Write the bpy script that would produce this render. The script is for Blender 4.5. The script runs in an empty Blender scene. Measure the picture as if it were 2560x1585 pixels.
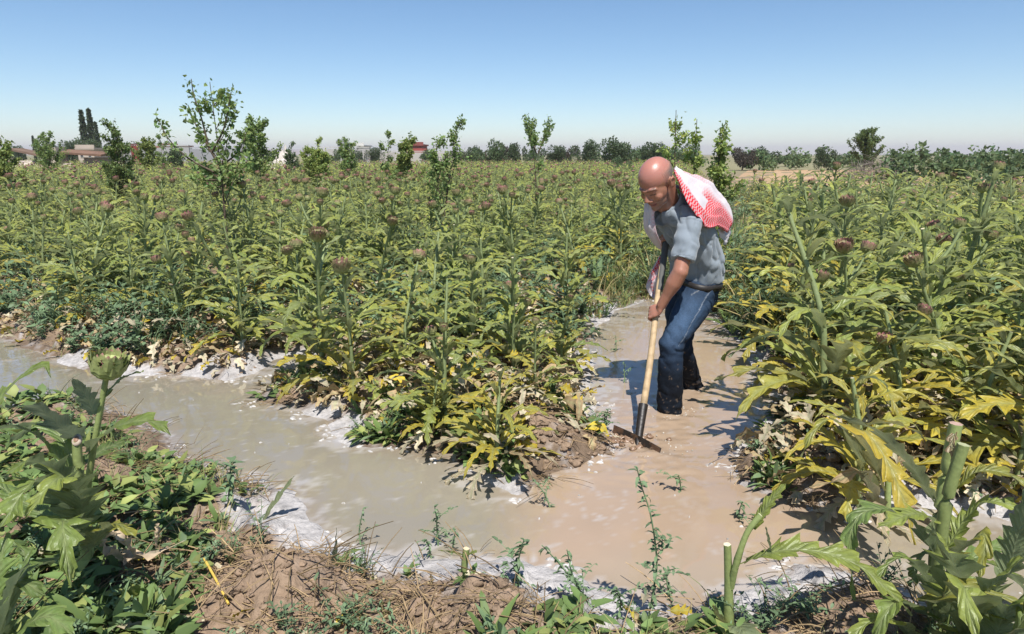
import bpy, math, random, time
import numpy as np
from mathutils import Vector, Matrix
R = math.radians
T0 = time.time()
C = bpy.context.scene.collection
SC = bpy.context.scene

# ------------------------------------------------------------------ camera and pixel geometry
F = 1707.0; PITCH = R(13.4); CAMZ = 1.45
cp, sp = math.cos(PITCH), math.sin(PITCH)
def ray(px, py):
    u = (px-1280)/F; v = (792.5-py)/F
    return np.array([u, cp+v*sp, -sp+v*cp])
def on_z(px, py, z=0.0):
    d = ray(px, py); t = (z-CAMZ)/d[2]
    return np.array([0, 0, CAMZ])+d*t
def on_y(px, py, Y):
    d = ray(px, py); t = Y/d[1]
    return np.array([0, 0, CAMZ])+d*t
K = 2560/2442.0                       # notes taken at 2442 px width
def dz(dx, dy, z=0.0): return on_z(dx*K, dy*K, z)
def dY(dx, dy, Y): return on_y(dx*K, dy*K, Y)
def project(x, y, z):
    zz = z-CAMZ
    dep = y*cp-zz*sp
    dep = np.where(np.abs(dep) < 1e-3, 1e-3, dep)
    return 1280+F*x/dep, 792.5-F*(y*sp+zz*cp)/dep, dep

cam_d = bpy.data.cameras.new('camera'); cam = bpy.data.objects.new('camera', cam_d); C.objects.link(cam)
cam.location = (0, 0, CAMZ); cam.rotation_euler = (R(90)-PITCH, 0, 0)
cam_d.sensor_width = 36; cam_d.lens = F/2560*36; cam_d.clip_start = 0.05; cam_d.clip_end = 9000
SC.camera = cam

# ------------------------------------------------------------------ noise
def _hash(ix, iy, seed):
    h = (ix.astype(np.int64)*374761393+iy.astype(np.int64)*668265263+seed*974634777) & 0xffffffff
    h = ((h ^ (h >> 13))*1274126177) & 0xffffffff
    h = (h ^ (h >> 16)) & 0xffff
    return h/65535.0
def vnoise(x, y, seed=0):
    ix = np.floor(x); iy = np.floor(y); fx = x-ix; fy = y-iy
    fx = fx*fx*(3-2*fx); fy = fy*fy*(3-2*fy)
    a = _hash(ix, iy, seed); b = _hash(ix+1, iy, seed); c = _hash(ix, iy+1, seed); d = _hash(ix+1, iy+1, seed)
    return (a*(1-fx)+b*fx)*(1-fy)+(c*(1-fx)+d*fx)*fy
def fbm(x, y, sc, oct=4, seed=0, gain=0.5):
    t = 0; a = 1; s = 0
    for i in range(oct):
        t = t+a*(vnoise(x*sc+13.7*i, y*sc-7.3*i, seed+i)*2-1); s += a; a *= gain; sc *= 2.03
    return t/s
def smooth(a, b, x):
    t = np.clip((x-a)/(b-a), 0, 1); return t*t*(3-2*t)

# ------------------------------------------------------------------ mesh builder
class MB:
    def __init__(s): s.v = []; s.f4 = []; s.f3 = []; s.c = []; s.uv = []; s.n = 0; s.m4 = []; s.m3 = []
    def add(s, v, f4=None, f3=None, col=(1, 1, 1), uv=None, mi=0):
        v = np.asarray(v, float).reshape(-1, 3); k = len(v)
        c = np.asarray(col, float)
        if c.ndim == 1: c = np.tile(c[:3], (k, 1))
        s.v.append(v); s.c.append(c[:, :3])
        s.uv.append(np.zeros((k, 2)) if uv is None else np.asarray(uv, float))
        if f4 is not None and len(f4):
            s.f4.append(np.asarray(f4, int).reshape(-1, 4)+s.n); s.m4.append(np.full(len(s.f4[-1]), mi))
        if f3 is not None and len(f3):
            s.f3.append(np.asarray(f3, int).reshape(-1, 3)+s.n); s.m3.append(np.full(len(s.f3[-1]), mi))
        s.n += k
    def merge(s, o, M=None, t=None, tint=None):
        v, f4, f3, c, uv = o.arr()
        if M is not None: v = v@np.asarray(M).T
        if t is not None: v = v+np.asarray(t)
        s.add(v, f4, f3, c if tint is None else c*tint, uv)
    def arr(s):
        if getattr(s, '_a', None) is None or s._a[5] != s.n:
            s._a = (np.concatenate(s.v), np.concatenate(s.f4) if s.f4 else np.zeros((0, 4), int),
                    np.concatenate(s.f3) if s.f3 else np.zeros((0, 3), int), np.concatenate(s.c), np.concatenate(s.uv), s.n)
        return s._a[:5]
    def mesh(s, name, mats, smooth_=True):
        v, f4, f3, c, uv = s.arr()
        me = bpy.data.meshes.new(name)
        nl = f4.size+f3.size; npoly = len(f4)+len(f3)
        me.vertices.add(len(v)); me.vertices.foreach_set('co', v.astype(np.float32).ravel())
        me.loops.add(nl); li = np.concatenate([f4.ravel(), f3.ravel()]).astype(np.int32)
        me.loops.foreach_set('vertex_index', li)
        me.polygons.add(npoly)
        st = np.concatenate([np.arange(len(f4))*4, f4.size+np.arange(len(f3))*3]).astype(np.int32)
        me.polygons.foreach_set('loop_start', st)
        me.polygons.foreach_set('use_smooth', np.full(npoly, smooth_, bool))
        if not isinstance(mats, (list, tuple)): mats = [mats]
        for m in mats: me.materials.append(m)
        mi = np.concatenate([x for x in s.m4+s.m3]).astype(np.int32) if (s.m4 or s.m3) else None
        me.update(calc_edges=True); me.validate()
        if mi is not None and mi.any() and len(mi) == len(me.polygons): me.polygons.foreach_set('material_index', mi)
        a = me.color_attributes.new('Col', 'FLOAT_COLOR', 'POINT')
        a.data.foreach_set('color', np.concatenate([c, np.ones((len(c), 1))], 1).astype(np.float32).ravel())
        if np.any(uv):
            u = me.uv_layers.new(name='UVMap')
            if len(u.data) == nl: u.data.foreach_set('uv', uv[li].astype(np.float32).ravel())
        return me
    def build(s, name, mats, parent=None, smooth_=True, loc=None):
        o = bpy.data.objects.new(name, s.mesh(name, mats, smooth_)); C.objects.link(o)
        if loc is not None: o.location = loc
        if parent is not None: o.parent = parent
        return o
def tag(o, label=None, cat=None, group=None, kind=None):
    if label: o['label'] = label
    if cat: o['category'] = cat
    if group: o['group'] = group
    if kind: o['kind'] = kind
    return o
def empty(name, loc=(0, 0, 0), rz=0, sc=1.0):
    o = bpy.data.objects.new(name, None); C.objects.link(o)
    o.location = [float(a) for a in loc]; o.rotation_euler = (0, 0, rz); o.scale = (sc, sc, sc); o.empty_display_size = .1
    return o
def grid_faces(nu, nv, wrap=False):
    i = np.arange(nu-1)[:, None]; j = np.arange(nv if wrap else nv-1)[None, :]
    j2 = (j+1) % nv
    a = i*nv+j; b = i*nv+j2; c = (i+1)*nv+j2; d = (i+1)*nv+j
    return np.stack([a, b, c, d], -1).reshape(-1, 4)
def resample(pts, n):
    pts = np.asarray(pts, float)
    if len(pts) > 2:                                   # Catmull-Rom
        P = np.vstack([2*pts[0]-pts[1], pts, 2*pts[-1]-pts[-2]]); out = []
        for i in range(1, len(P)-2):
            t = np.linspace(0, 1, 12, endpoint=False)[:, None]
            p0, p1, p2, p3 = P[i-1], P[i], P[i+1], P[i+2]
            out.append(.5*((2*p1)+(-p0+p2)*t+(2*p0-5*p1+4*p2-p3)*t**2+(-p0+3*p1-3*p2+p3)*t**3))
        out.append(P[-2][None]); pts = np.vstack(out)
    d = np.r_[0, np.cumsum(np.linalg.norm(np.diff(pts, axis=0), axis=1))]
    s = np.linspace(0, d[-1], n)
    return np.stack([np.interp(s, d, pts[:, k]) for k in range(3)], 1)
def norm(a): return a/np.maximum(np.linalg.norm(a, axis=-1, keepdims=True), 1e-9)
def frames(p, up=(0, 0, 1)):
    T = norm(np.gradient(p, axis=0)); u = np.asarray(up, float)
    B = np.cross(u, T); bad = np.linalg.norm(B, axis=1) < .05
    if bad.any(): B[bad] = np.cross(np.array([1., .3, 0]), T[bad])
    B = norm(B); N = np.cross(T, B)
    return T, B, N
def tube(mb, pts, rad, ns=8, col=(1, 1, 1), n=None, cap=True, flat=1.0, up=(0, 0, 1), ridge=0.0, mi=0, capcol=None, raw=False):
    p = np.asarray(pts, float) if raw else resample(pts, n or max(len(pts)*3, 4)); k = len(p)
    r = np.interp(np.linspace(0, 1, k), np.linspace(0, 1, len(np.atleast_1d(rad))), np.atleast_1d(rad))
    T, B, N = frames(p, up)
    a = np.arange(ns)*2*math.pi/ns
    rr = r[:, None]*(1+ridge*np.cos(a*max(3, ns//2)))[None]
    v = p[:, None]+(B[:, None]*np.cos(a)[None, :, None]*flat+N[:, None]*np.sin(a)[None, :, None])*rr[..., None]
    mb.add(v.reshape(-1, 3), grid_faces(k, ns, True), col=col, mi=mi)
    if cap:
        for e, fl in ((0, True), (k-1, False)):
            ring = v[e]; tri = [(0, 1+(j+1) % ns, 1+j) if fl else (0, 1+j, 1+(j+1) % ns) for j in range(ns)]
            cc = (capcol if (capcol is not None and not fl) else (col if np.ndim(col) == 1 else col[0]))
            mb.add(np.vstack([p[e][None], ring]), None, tri, col=cc, mi=mi)

# ------------------------------------------------------------------ materials
def mat(name, rough=.6, spec=.3, color=None, attr='Col', trans=0.0, back=None, bump=None, noise=None, metal=0.0, sheen=0.0):
    m = bpy.data.materials.new(name); m.use_nodes = True
    nt = m.node_tree; N = nt.nodes; L = nt.links; bs = N['Principled BSDF']; out = N['Material Output']
    bs.inputs['Roughness'].default_value = rough; bs.inputs['Specular IOR Level'].default_value = spec; bs.inputs['Metallic'].default_value = metal
    if sheen: bs.inputs['Sheen Weight'].default_value = sheen
    if color is not None:
        rgb = N.new('ShaderNodeRGB'); rgb.outputs[0].default_value = (*color, 1); src = rgb.outputs[0]
    else:
        at = N.new('ShaderNodeAttribute'); at.attribute_name = attr; src = at.outputs['Color']
    tc = N.new('ShaderNodeTexCoord')
    if noise:                                            # (scale, low, high, detail): blotchy pigment
        nz = N.new('ShaderNodeTexNoise'); nz.inputs['Scale'].default_value = noise[0]; nz.inputs['Detail'].default_value = noise[3] if len(noise) > 3 else 5
        L.new(tc.outputs['Object'], nz.inputs['Vector'])
        mr = N.new('ShaderNodeMapRange'); mr.inputs[1].default_value = .3; mr.inputs[2].default_value = .7
        mr.inputs[3].default_value = noise[1]; mr.inputs[4].default_value = noise[2]; L.new(nz.outputs['Fac'], mr.inputs[0])
        mx = N.new('ShaderNodeVectorMath'); mx.operation = 'SCALE'; L.new(src, mx.inputs[0]); L.new(mr.outputs[0], mx.inputs['Scale']); src = mx.outputs[0]
    if back is not None:                                 # paler felted leaf underside
        ge = N.new('ShaderNodeNewGeometry'); mb_ = N.new('ShaderNodeMix'); mb_.data_type = 'RGBA'
        mu = N.new('ShaderNodeMath'); mu.operation = 'MULTIPLY'; mu.inputs[1].default_value = back[3]; L.new(ge.outputs['Backfacing'], mu.inputs[0])
        L.new(mu.outputs[0], mb_.inputs['Factor']); L.new(src, mb_.inputs['A']); mb_.inputs['B'].default_value = (*back[:3], 1); src = mb_.outputs['Result']
    L.new(src, bs.inputs['Base Color'])
    if bump:                                             # list of (scale, strength, distance)
        prev = None
        for sc_, st, di in bump:
            nz = N.new('ShaderNodeTexNoise'); nz.inputs['Scale'].default_value = sc_; nz.inputs['Detail'].default_value = 6; L.new(tc.outputs['Object'], nz.inputs['Vector'])
            b = N.new('ShaderNodeBump'); b.inputs['Strength'].default_value = st; b.inputs['Distance'].default_value = di
            L.new(nz.outputs['Fac'], b.inputs['Height'])
            if prev: L.new(prev, b.inputs['Normal'])
            prev = b.outputs['Normal']
        L.new(prev, bs.inputs['Normal'])
    if trans > 0:
        tr = N.new('ShaderNodeBsdfTranslucent'); L.new(src, tr.inputs['Color'])
        ms = N.new('ShaderNodeMixShader'); ms.inputs[0].default_value = trans
        L.new(bs.outputs[0], ms.inputs[1]); L.new(tr.outputs[0], ms.inputs[2]); L.new(ms.outputs[0], out.inputs['Surface'])
    return m
M_leaf = mat('artichoke_leaf', .42, .5, trans=.40, back=(.26, .30, .20, .55), noise=(38, .8, 1.15), bump=[(55, .35, .01)])
def veins(m):
    nt = m.node_tree; N = nt.nodes; L = nt.links; bs = N['Principled BSDF']
    uv = N.new('ShaderNodeUVMap'); uv.uv_map = 'UVMap'; sx = N.new('ShaderNodeSeparateXYZ'); L.new(uv.outputs[0], sx.inputs[0])
    def M(op, a, b=None):
        n = N.new('ShaderNodeMath'); n.operation = op
        for i, x in enumerate((a, b)):
            if x is None: continue
            if isinstance(x, (int, float)): n.inputs[i].default_value = x
            else: L.new(x, n.inputs[i])
        return n.outputs[0]
    av = M('ABSOLUTE', sx.outputs[1]); ph = M('SUBTRACT', M('MULTIPLY', sx.outputs[0], 2.0), M('MULTIPLY', av, 1.3))
    tri = M('PINGPONG', ph, .5); v = M('SUBTRACT', 1.0, M('MINIMUM', M('MULTIPLY', tri, 7.0), 1.0)); rib = M('SUBTRACT', 1.0, M('MINIMUM', M('MULTIPLY', av, 11.0), 1.0))
    vv = M('MAXIMUM', M('MULTIPLY', v, .7), rib); hgt = M('SUBTRACT', M('MULTIPLY', tri, 1.2), M('MULTIPLY', vv, .5))
    b = N.new('ShaderNodeBump'); b.inputs['Strength'].default_value = .55; b.inputs['Distance'].default_value = .008; L.new(hgt, b.inputs['Height'])
    old = bs.inputs['Normal'].links[0].from_socket; L.new(old, b.inputs['Normal']); L.new(b.outputs[0], bs.inputs['Normal'])
    src = bs.inputs['Base Color'].links[0].from_socket; mx = N.new('ShaderNodeMix'); mx.data_type = 'RGBA'
    L.new(M('MULTIPLY', vv, .30), mx.inputs['Factor']); L.new(src, mx.inputs['A']); mx.inputs['B'].default_value = (.40, .44, .20, 1); L.new(mx.outputs['Result'], bs.inputs['Base Color'])
veins(M_leaf)
M_far = mat('far_leaf', .6, .25, trans=.25)
M_tree = mat('tree_leaf', .45, .4, trans=.42)
M_stem = mat('stem', .55, .3, noise=(60, .85, 1.1), bump=[(90, .3, .004)])
M_bract = mat('bract', .5, .35, noise=(70, .85, 1.15))
M_weed = mat('weed_leaf', .55, .3, trans=.25)
M_dry = mat('dry_leaf', .8, .15, trans=.15, noise=(50, .75, 1.15))
M_bark = mat('bark', .85, .15, noise=(30, .7, 1.2), bump=[(40, .6, .01)])
M_stone = mat('rubble', .9, .1, noise=(1.5, .8, 1.15), bump=[(4, .6, .05)])
M_paint = mat('plaster', .85, .15, noise=(.6, .88, 1.08))

# ------------------------------------------------------------------ sky, sun
SUN_EL, SUN_AZ = R(61), R(9)           # sun behind the camera, to its right: azimuth measured from -Y towards +X
w = bpy.data.worlds.new('World'); SC.world = w; w.use_nodes = True
wn = w.node_tree; bg = wn.nodes['Background']
sky = wn.nodes.new('ShaderNodeTexSky'); sky.sky_type = 'NISHITA'; sky.sun_disc = False
sunvec = Vector((math.sin(SUN_AZ)*math.cos(SUN_EL), -math.cos(SUN_AZ)*math.cos(SUN_EL), math.sin(SUN_EL)))
sky.sun_elevation = SUN_EL; sky.sun_rotation = math.atan2(sunvec.x, sunvec.y)
sky.altitude = 1500; sky.air_density = 1.0; sky.dust_density = .4; sky.ozone_density = 2.6
hsv = wn.nodes.new('ShaderNodeHueSaturation'); hsv.inputs['Saturation'].default_value = 1.12; hsv.inputs['Hue'].default_value = .498; wn.links.new(sky.outputs[0], hsv.inputs['Color']); wn.links.new(hsv.outputs[0], bg.inputs['Color']); bg.inputs['Strength'].default_value = 0.078
sl = bpy.data.lights.new('sun', 'SUN'); sl.energy = 4.1; sl.angle = R(.53); sl.color = (1, .965, .91)
so = bpy.data.objects.new('sun', sl); C.objects.link(so); so.rotation_euler = sunvec.to_track_quat('Z', 'Y').to_euler(); so.location = (3, -6, 20)
SC.view_settings.view_transform = 'Standard'; SC.view_settings.look = 'None'; SC.view_settings.exposure = 0.80; SC.view_settings.gamma = 1
SC.cycles.max_bounces = 8; SC.cycles.transparent_max_bounces = 8; SC.cycles.volume_bounces = 0
SC.cycles.use_denoising = True
# thin summer haze: one closed box round camera and scene, the sky outside it
hz_ = bpy.data.meshes.new('haze'); hv = [(x, y, z) for z in (-5, 46) for y in (-200, 4200) for x in (-4300, 4300)]
hz_.from_pydata(hv, [], [(0, 2, 3, 1), (4, 5, 7, 6), (0, 1, 5, 4), (2, 6, 7, 3), (0, 4, 6, 2), (1, 3, 7, 5)])
hzo = bpy.data.objects.new('haze', hz_); C.objects.link(hzo); hzo['kind'] = 'stuff'; hzo['label'] = 'thin pale haze over the plain'
hm_ = bpy.data.materials.new('haze'); hm_.use_nodes = True; hn = hm_.node_tree; hn.nodes.remove(hn.nodes['Principled BSDF'])
pv = hn.nodes.new('ShaderNodeVolumePrincipled'); pv.inputs['Density'].default_value = .00038; pv.inputs['Color'].default_value = (1, .93, .98, 1); pv.inputs['Anisotropy'].default_value = .2
hn.links.new(pv.outputs[0], hn.nodes['Material Output'].inputs['Volume']); hz_.materials.append(hm_)
# ------------------------------------------------------------------ the flooded channel: shoreline traced on the water plane z = 0
LOW = [(-900,1060),(-700,1045),(-200,1000),(0,985),(100,965),(200,960),(300,990),(375,1040),(405,1100),(520,1130),(600,1165),(690,1190),(730,1255),(800,1305),(900,1322),(1020,1352),(1100,1345),(1210,1335),(1340,1385),(1450,1440),(1600,1455),(1760,1440),(1830,1395),(1900,1345),(2000,1370),(2120,1420),(2250,1490),(2450,1560),(2700,1590),(3400,1600)]
UPP = [(-900,735),(-500,745),(-100,775),(0,800),(60,825),(130,850),(210,878),(330,892),(430,893),(540,905),(600,890),(640,858),(745,832),(770,848),(715,900),(640,925),(625,955),(720,968),(790,1000),(800,1030),(860,1060),(1000,1068),(1090,1085),(1160,1125),(1245,1165),(1290,1125),(1390,1090),(1450,1072),(1455,1040),(1410,990),(1385,930),(1395,870),(1385,830),(1410,780),(1460,740),(1540,715),(1640,720),(1740,765),(1770,800),(1795,860),(1845,905),(1870,960),(1830,1020),(1780,1060),(1760,1110),(1800,1160),(1900,1185),(2050,1205),(2200,1222),(2330,1215),(2442,1240),(2700,1260),(3400,1280)]
low_px = np.array(LOW, float)*K
POLY = np.array([dz(a, b)[:2] for a, b in LOW+UPP[::-1]])
def seg_dist(x, y, P, closed=True):
    x = np.asarray(x, float); y = np.asarray(y, float)
    best = np.full(x.shape, 1e9); inside = np.zeros(x.shape, bool)
    n = len(P)
    for i in range(n if closed else n-1):
        ax, ay = P[i]; bx, by = P[(i+1) % n]
        dx, dy = bx-ax, by-ay; L2 = dx*dx+dy*dy+1e-12
        t = np.clip(((x-ax)*dx+(y-ay)*dy)/L2, 0, 1)
        best = np.minimum(best, (x-ax-t*dx)**2+(y-ay-t*dy)**2)
        if closed and ay != by:
            c = ((ay > y) != (by > y)) & (x < (bx-ax)*(y-ay)/(by-ay)+ax); inside ^= c
    d = np.sqrt(best)
    return np.where(inside, -d, d)
def sdw(x, y):
    """signed distance to the water's edge (negative in the water), with a ragged shoreline"""
    return seg_dist(x, y, POLY)+0.055*fbm(x, y, 3.2, 4, 5)+0.02*fbm(x, y, 14, 2, 9)
def near_bank(x, y):
    px, py, dep = project(np.asarray(x, float), np.asarray(y, float), 0.0)
    return (py > np.interp(px, low_px[:, 0], low_px[:, 1])) | (np.asarray(y) < 1.2)
# weedy strip that runs away behind the man (no artichokes on it), traced on z = .05
STRIP = np.array([dz(a, b, .05)[:2] for a, b in [(1430,765),(1470,700),(1525,600),(1590,500),(1650,440),(1700,408),(1765,408),(1772,450),(1780,520),(1770,640),(1790,745),(1770,800),(1600,740)]])
def sd_strip(x, y): return seg_dist(x, y, STRIP)
MOUNDS = [(690,1400,.16,.10),(640,1470,.14,.06),(760,1440,.10,.05),(1180,1510,.15,.11),(1130,1450,.07,.06),(1330,1050,.20,.09),(1400,1090,.12,.06),(1270,1000,.22,.07),
          (590,850,.25,.07),(300,800,.3,.06),(1210,1080,.15,.05),(250,1170,.18,.10),(1980,1130,.2,.08),(2100,1180,.2,.06),(1790,1080,.12,.05),(380,770,.3,.08),(120,800,.3,.06),(60,1250,.3,.12),(1000,1490,.12,.05),(2050,1480,.14,.07)]
MW = [(dz(a, b, .08)[:2], r, h) for a, b, r, h in MOUNDS]
def height(x, y, fine=True):
    x = np.asarray(x, float); y = np.asarray(y, float)
    nearm = (y < 14)
    sd = np.full(x.shape, 3.0)
    if nearm.any(): sd[nearm] = sdw(x[nearm], y[nearm])
    h = np.where(sd < 0, -.16*smooth(0, .30, -sd), .085*smooth(0, .32, sd))
    st = np.full(x.shape, 1.0)
    if nearm.any(): st[nearm] = sd_strip(x[nearm], y[nearm])
    h = h-.05*smooth(.05, -.15, st)*(sd > 0)
    for (c, r, hh) in MW:
        d2 = ((x-c[0])**2+(y-c[1])**2)/(r*r)
        h = h+hh*np.exp(-d2*1.6)*smooth(-.05, .1, sd)
    land = smooth(-.02, .12, sd)
    amp = land*np.where(y < 14, 1.0, .5)
    h = h+amp*.035*fbm(x, y, 2.1, 4, 21)
    if fine:
        nf = smooth(9, 5, y)
        rg = 1-np.abs(fbm(x, y, 9, 3, 40)); h = h+amp*nf*.05*(rg**3-.35)
        h = h+amp*nf*.024*fbm(x, y, 24, 3, 33)
    return h

# ground: one sheet to the horizon, finer near the camera
ys = [-4, -2, -1, 0, .5, .8]
while ys[-1] < 9: ys.append(ys[-1]+.0062*ys[-1]+.004)
while ys[-1] < 7000: ys.append(ys[-1]*1.035)
ys = np.array(ys); NC = 620
u = np.linspace(-1, 1, NC)
BLOB_ = None
GX = u[None]*(np.abs(ys)[:, None]*.95+2.6); GY = np.repeat(ys[:, None], NC, 1)
GZ = height(GX, GY)
sdg = np.full(GX.shape, 3.0); nm = GY < 14; sdg[nm] = sdw(GX[nm], GY[nm])
BLOB = [(640,1235,.22),(740,1285,.17),(590,1225,.13),(970,1350,.17),(1050,1375,.13),(880,1340,.12),(1230,1410,.2),(1340,1435,.24),(1440,1475,.22),(1180,1390,.13),(640,1240,.16),(700,1280,.12),(590,1220,.10),(1000,1345,.13),(930,1335,.10),(1300,1400,.20),(1400,1440,.16),(1220,1350,.10),(1250,1440,.14),(700,865,.28),(760,845,.22),(640,885,.2),(820,1020,.14),(770,985,.14),(800,1050,.12),(1430,960,.20),(1415,1005,.15),(1425,870,.28),(1430,920,.2),(1480,755,.45),(1560,745,.5),(1690,790,.40),(1775,850,.26),(1830,900,.2),(1845,960,.18),(1820,1015,.16),(1790,1050,.12),(2180,1210,.16),(2330,1222,.16),(2420,1240,.15),(1130,1150,.1),(1200,1165,.09),(150,730,.35),(60,750,.35),(180,860,.15),(280,890,.15),(480,895,.12),(350,893,.12),(40,975,.14),(1850,1410,.12),(1950,1400,.1),(1780,1440,.12),(1100,1130,.08),(2250,1480,.1)]
def foam_at(x, y, sd):
    fo = np.zeros(np.shape(x))
    for a, b, r in BLOB:
        c = dz(a, b)[:2]; fo = np.maximum(fo, np.exp(-(((x-c[0])**2+(y-c[1])**2)/(r*r))))
    edge = np.exp(-(np.maximum(sd-.02, 0)/.05)**2)
    return np.clip((fo*1.6+.42*edge-.42+.95*fbm(x, y, 11, 4, 61)+.55*fbm(x, y, 37, 3, 63))*1.4, 0, 1)*smooth(.46, .22, sd)*(y < 14)
foam = foam_at(GX, GY, sdg)
wet = np.clip(smooth(.16, .0, sdg)+.25*fbm(GX, GY, 5, 3, 77), 0, 1)
soil = np.stack([np.full(GX.shape, a) for a in (.24, .170, .116)], -1)
soil = soil*(1+.16*fbm(GX, GY, 1.3, 4, 90)[..., None]+.18*fbm(GX, GY, 17, 3, 95)[..., None])
soil = soil*(1-.42*wet[..., None])
farm = smooth(25, 70, GY)[..., None]; soil = soil*(1-farm)+np.array((.22, .20, .11))*(1+.15*fbm(GX, GY, .02, 4, 3)[..., None])*farm
fm = foam[..., None]; col = soil*(1-fm)+np.array((.38, .36, .35))*(1+.35*fbm(GX, GY, 22, 4, 99)[..., None])*fm
GZ = GZ+foam*.008
g = MB(); g.add(np.stack([GX, GY, GZ], -1).reshape(-1, 3), grid_faces(*GX.shape), col=col.reshape(-1, 3))
M_soil = mat('soil', .85, .2, noise=(45, .78, 1.18, 8), bump=[(30, .6, .02), (120, .6, .006)])
tag(g.build('ground', M_soil), 'brown soil banks and field ground with white crust at the water', kind='structure')
del GX, GY, GZ, sdg, foam, wet, soil, col
def gh(x, y): return float(height(np.array([x]), np.array([y]))[0])

# water: murky grey channel, tan silt plume round the hoe
wx = np.arange(-5.5, 7.0, .02); wy = np.concatenate([np.arange(1.3, 4.6, .016), np.arange(4.6, 9.0, .04)])
WX, WY = np.meshgrid(wx, wy)
px, py, _ = project(WX, WY, 0.0); px /= K; py /= K
wob = 60*fbm(WX, WY, 2.2, 4, 7); wob2 = 60*fbm(WX+9, WY, 2.2, 4, 8)
tx, ty = px+wob, py+wob2
plume = smooth(1180, 1420, tx+.55*(ty-1150))*(1-.75*smooth(1900, 2100, tx+.4*(1300-ty)))
plume = plume*(1-.45*smooth(1270, 1420, ty))
low = np.array(LOW, float)
grey = np.array((.235, .208, .160)); tan = np.array((.335, .245, .170))
wc = grey*(1-plume[..., None])+tan*plume[..., None]
wc = wc*(1+.16*fbm(WX, WY*1.6, .9, 4, 12)[..., None]+.05*plume[..., None]*fbm(WX, WY, 9, 4, 14)[..., None])
sw = sdw(WX, WY); shal = smooth(-.16, 0, sw)[..., None]
wc = wc*(1-shal*.35)+np.array((.26, .18, .12))*shal*.35
# pale swirls of froth drifting out of the plume
q1 = fbm(WX*1.0+.8*fbm(WX, WY, 2.5, 3, 31), WY*1.6+.8*fbm(WX, WY, 2.5, 3, 32), 4.2, 4, 30)
sw_m = np.exp(-(((px-1430)/190)**2+((py-1215)/75)**2))+.55*np.exp(-(((px-1500)/120)**2+((py-1065)/60)**2))+.5*np.exp(-(((px-1700)/130)**2+((py-1030)/60)**2))
swirl = np.clip(1-np.abs(q1)/.055, 0, 1)*np.clip(sw_m, 0, 1)*.65
fr = np.clip(fbm(WX, WY, 26, 3, 51)*2.2+smooth(-.10, .0, sw)*1.0-1.15, 0, 1)*.8
fbl = np.zeros(WX.shape)
for a, b, r in BLOB:
    c = dz(a, b)[:2]; fbl = np.maximum(fbl, np.exp(-(((WX-c[0])**2+(WY-c[1])**2)/(1.5*r*r))))
crw = np.clip((fbl*1.0+1.2*fbm(WX+.2*fbm(WX,WY,4,2,5), WY*1.5, 8, 4, 81)+.9*fbm(WX, WY*1.3, 30, 3, 82)-.78+.6*smooth(-.22, -.02, sw))*1.8, 0, 1)*.55
sp_ = (vnoise(WX*42, WY*42, 71) > .985)*.35
wf = np.clip(swirl+fr+sp_+crw, 0, 1)[..., None]
wc = wc*(1-wf)+np.array((.42, .395, .38))*wf
WZ = .0012*fbm(WX, WY, 9, 3, 401)
for (cx, cy, rr, am) in ((.65, 3.22, .34, .011), (.915, 3.735, .22, .006), (1.165, 4.22, .2, .005)):
    d = np.hypot(WX-cx, WY-cy); WZ += am*np.exp(-(d/rr)**2)*(.12*np.sin(d*95)+1.5*fbm(WX+.15*fbm(WX, WY, 5, 2, 9), WY*1.4, 13, 4, 402))
wb = MB(); wb.add(np.stack([WX, WY, WZ], -1).reshape(-1, 3), grid_faces(*WX.shape), col=wc.reshape(-1, 3))
M_water = mat('murky_water', .04, .85, bump=[(5, .05, .03), (30, .05, .006)])
# choppier around the working hoe
nt = M_water.node_tree; bs = nt.nodes['Principled BSDF']; bs.inputs['IOR'].default_value = 1.33; bs.inputs['Coat Weight'].default_value = .6; bs.inputs['Coat Roughness'].default_value = .02; bs.inputs['Coat IOR'].default_value = 1.33
tag(wb.build('water', M_water), 'murky grey brown irrigation water flooding the channel', kind='structure')
print('ground+water', time.time()-T0)
# ------------------------------------------------------------------ artichokes
GREEN = np.array((.215, .280, .072)); LIME = np.array((.420, .445, .090)); GREY = np.array((.26, .31, .14))
YEL = np.array((.56, .43, .055)); OLIVE = np.array((.24, .22, .05)); DRY = np.array((.42, .31, .18)); PALE = np.array((.52, .45, .33)); RIB = np.array((.30, .34, .16))
def leafcol(rng, age):
    """age 0 young green .. 1 yellow .. 1.4 dry"""
    base = GREEN+(LIME-GREEN)*rng.uniform(0, .9)
    if rng.random() < .16: base = base*.5+GREY*.5
    if age < .5: c = base
    elif age < 1: c = base+(YEL*rng.uniform(.8, 1.05)-base)*((age-.5)/.5)
    elif age < 1.15: c = YEL*rng.uniform(.7, 1.0)+np.array((0, .02, 0))
    else: c = DRY+(PALE-DRY)*rng.uniform(0, 1)
    return c*rng.uniform(.85, 1.15)
LOB = {3: ((0., 'n'), (.34, .52), (.62, 1.), (.78, .58), (.93, .26)), 2: ((0., 'n'), (.55, 1.), (.9, .4)), 1: ((0., .75), (.5, 1.))}
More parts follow.
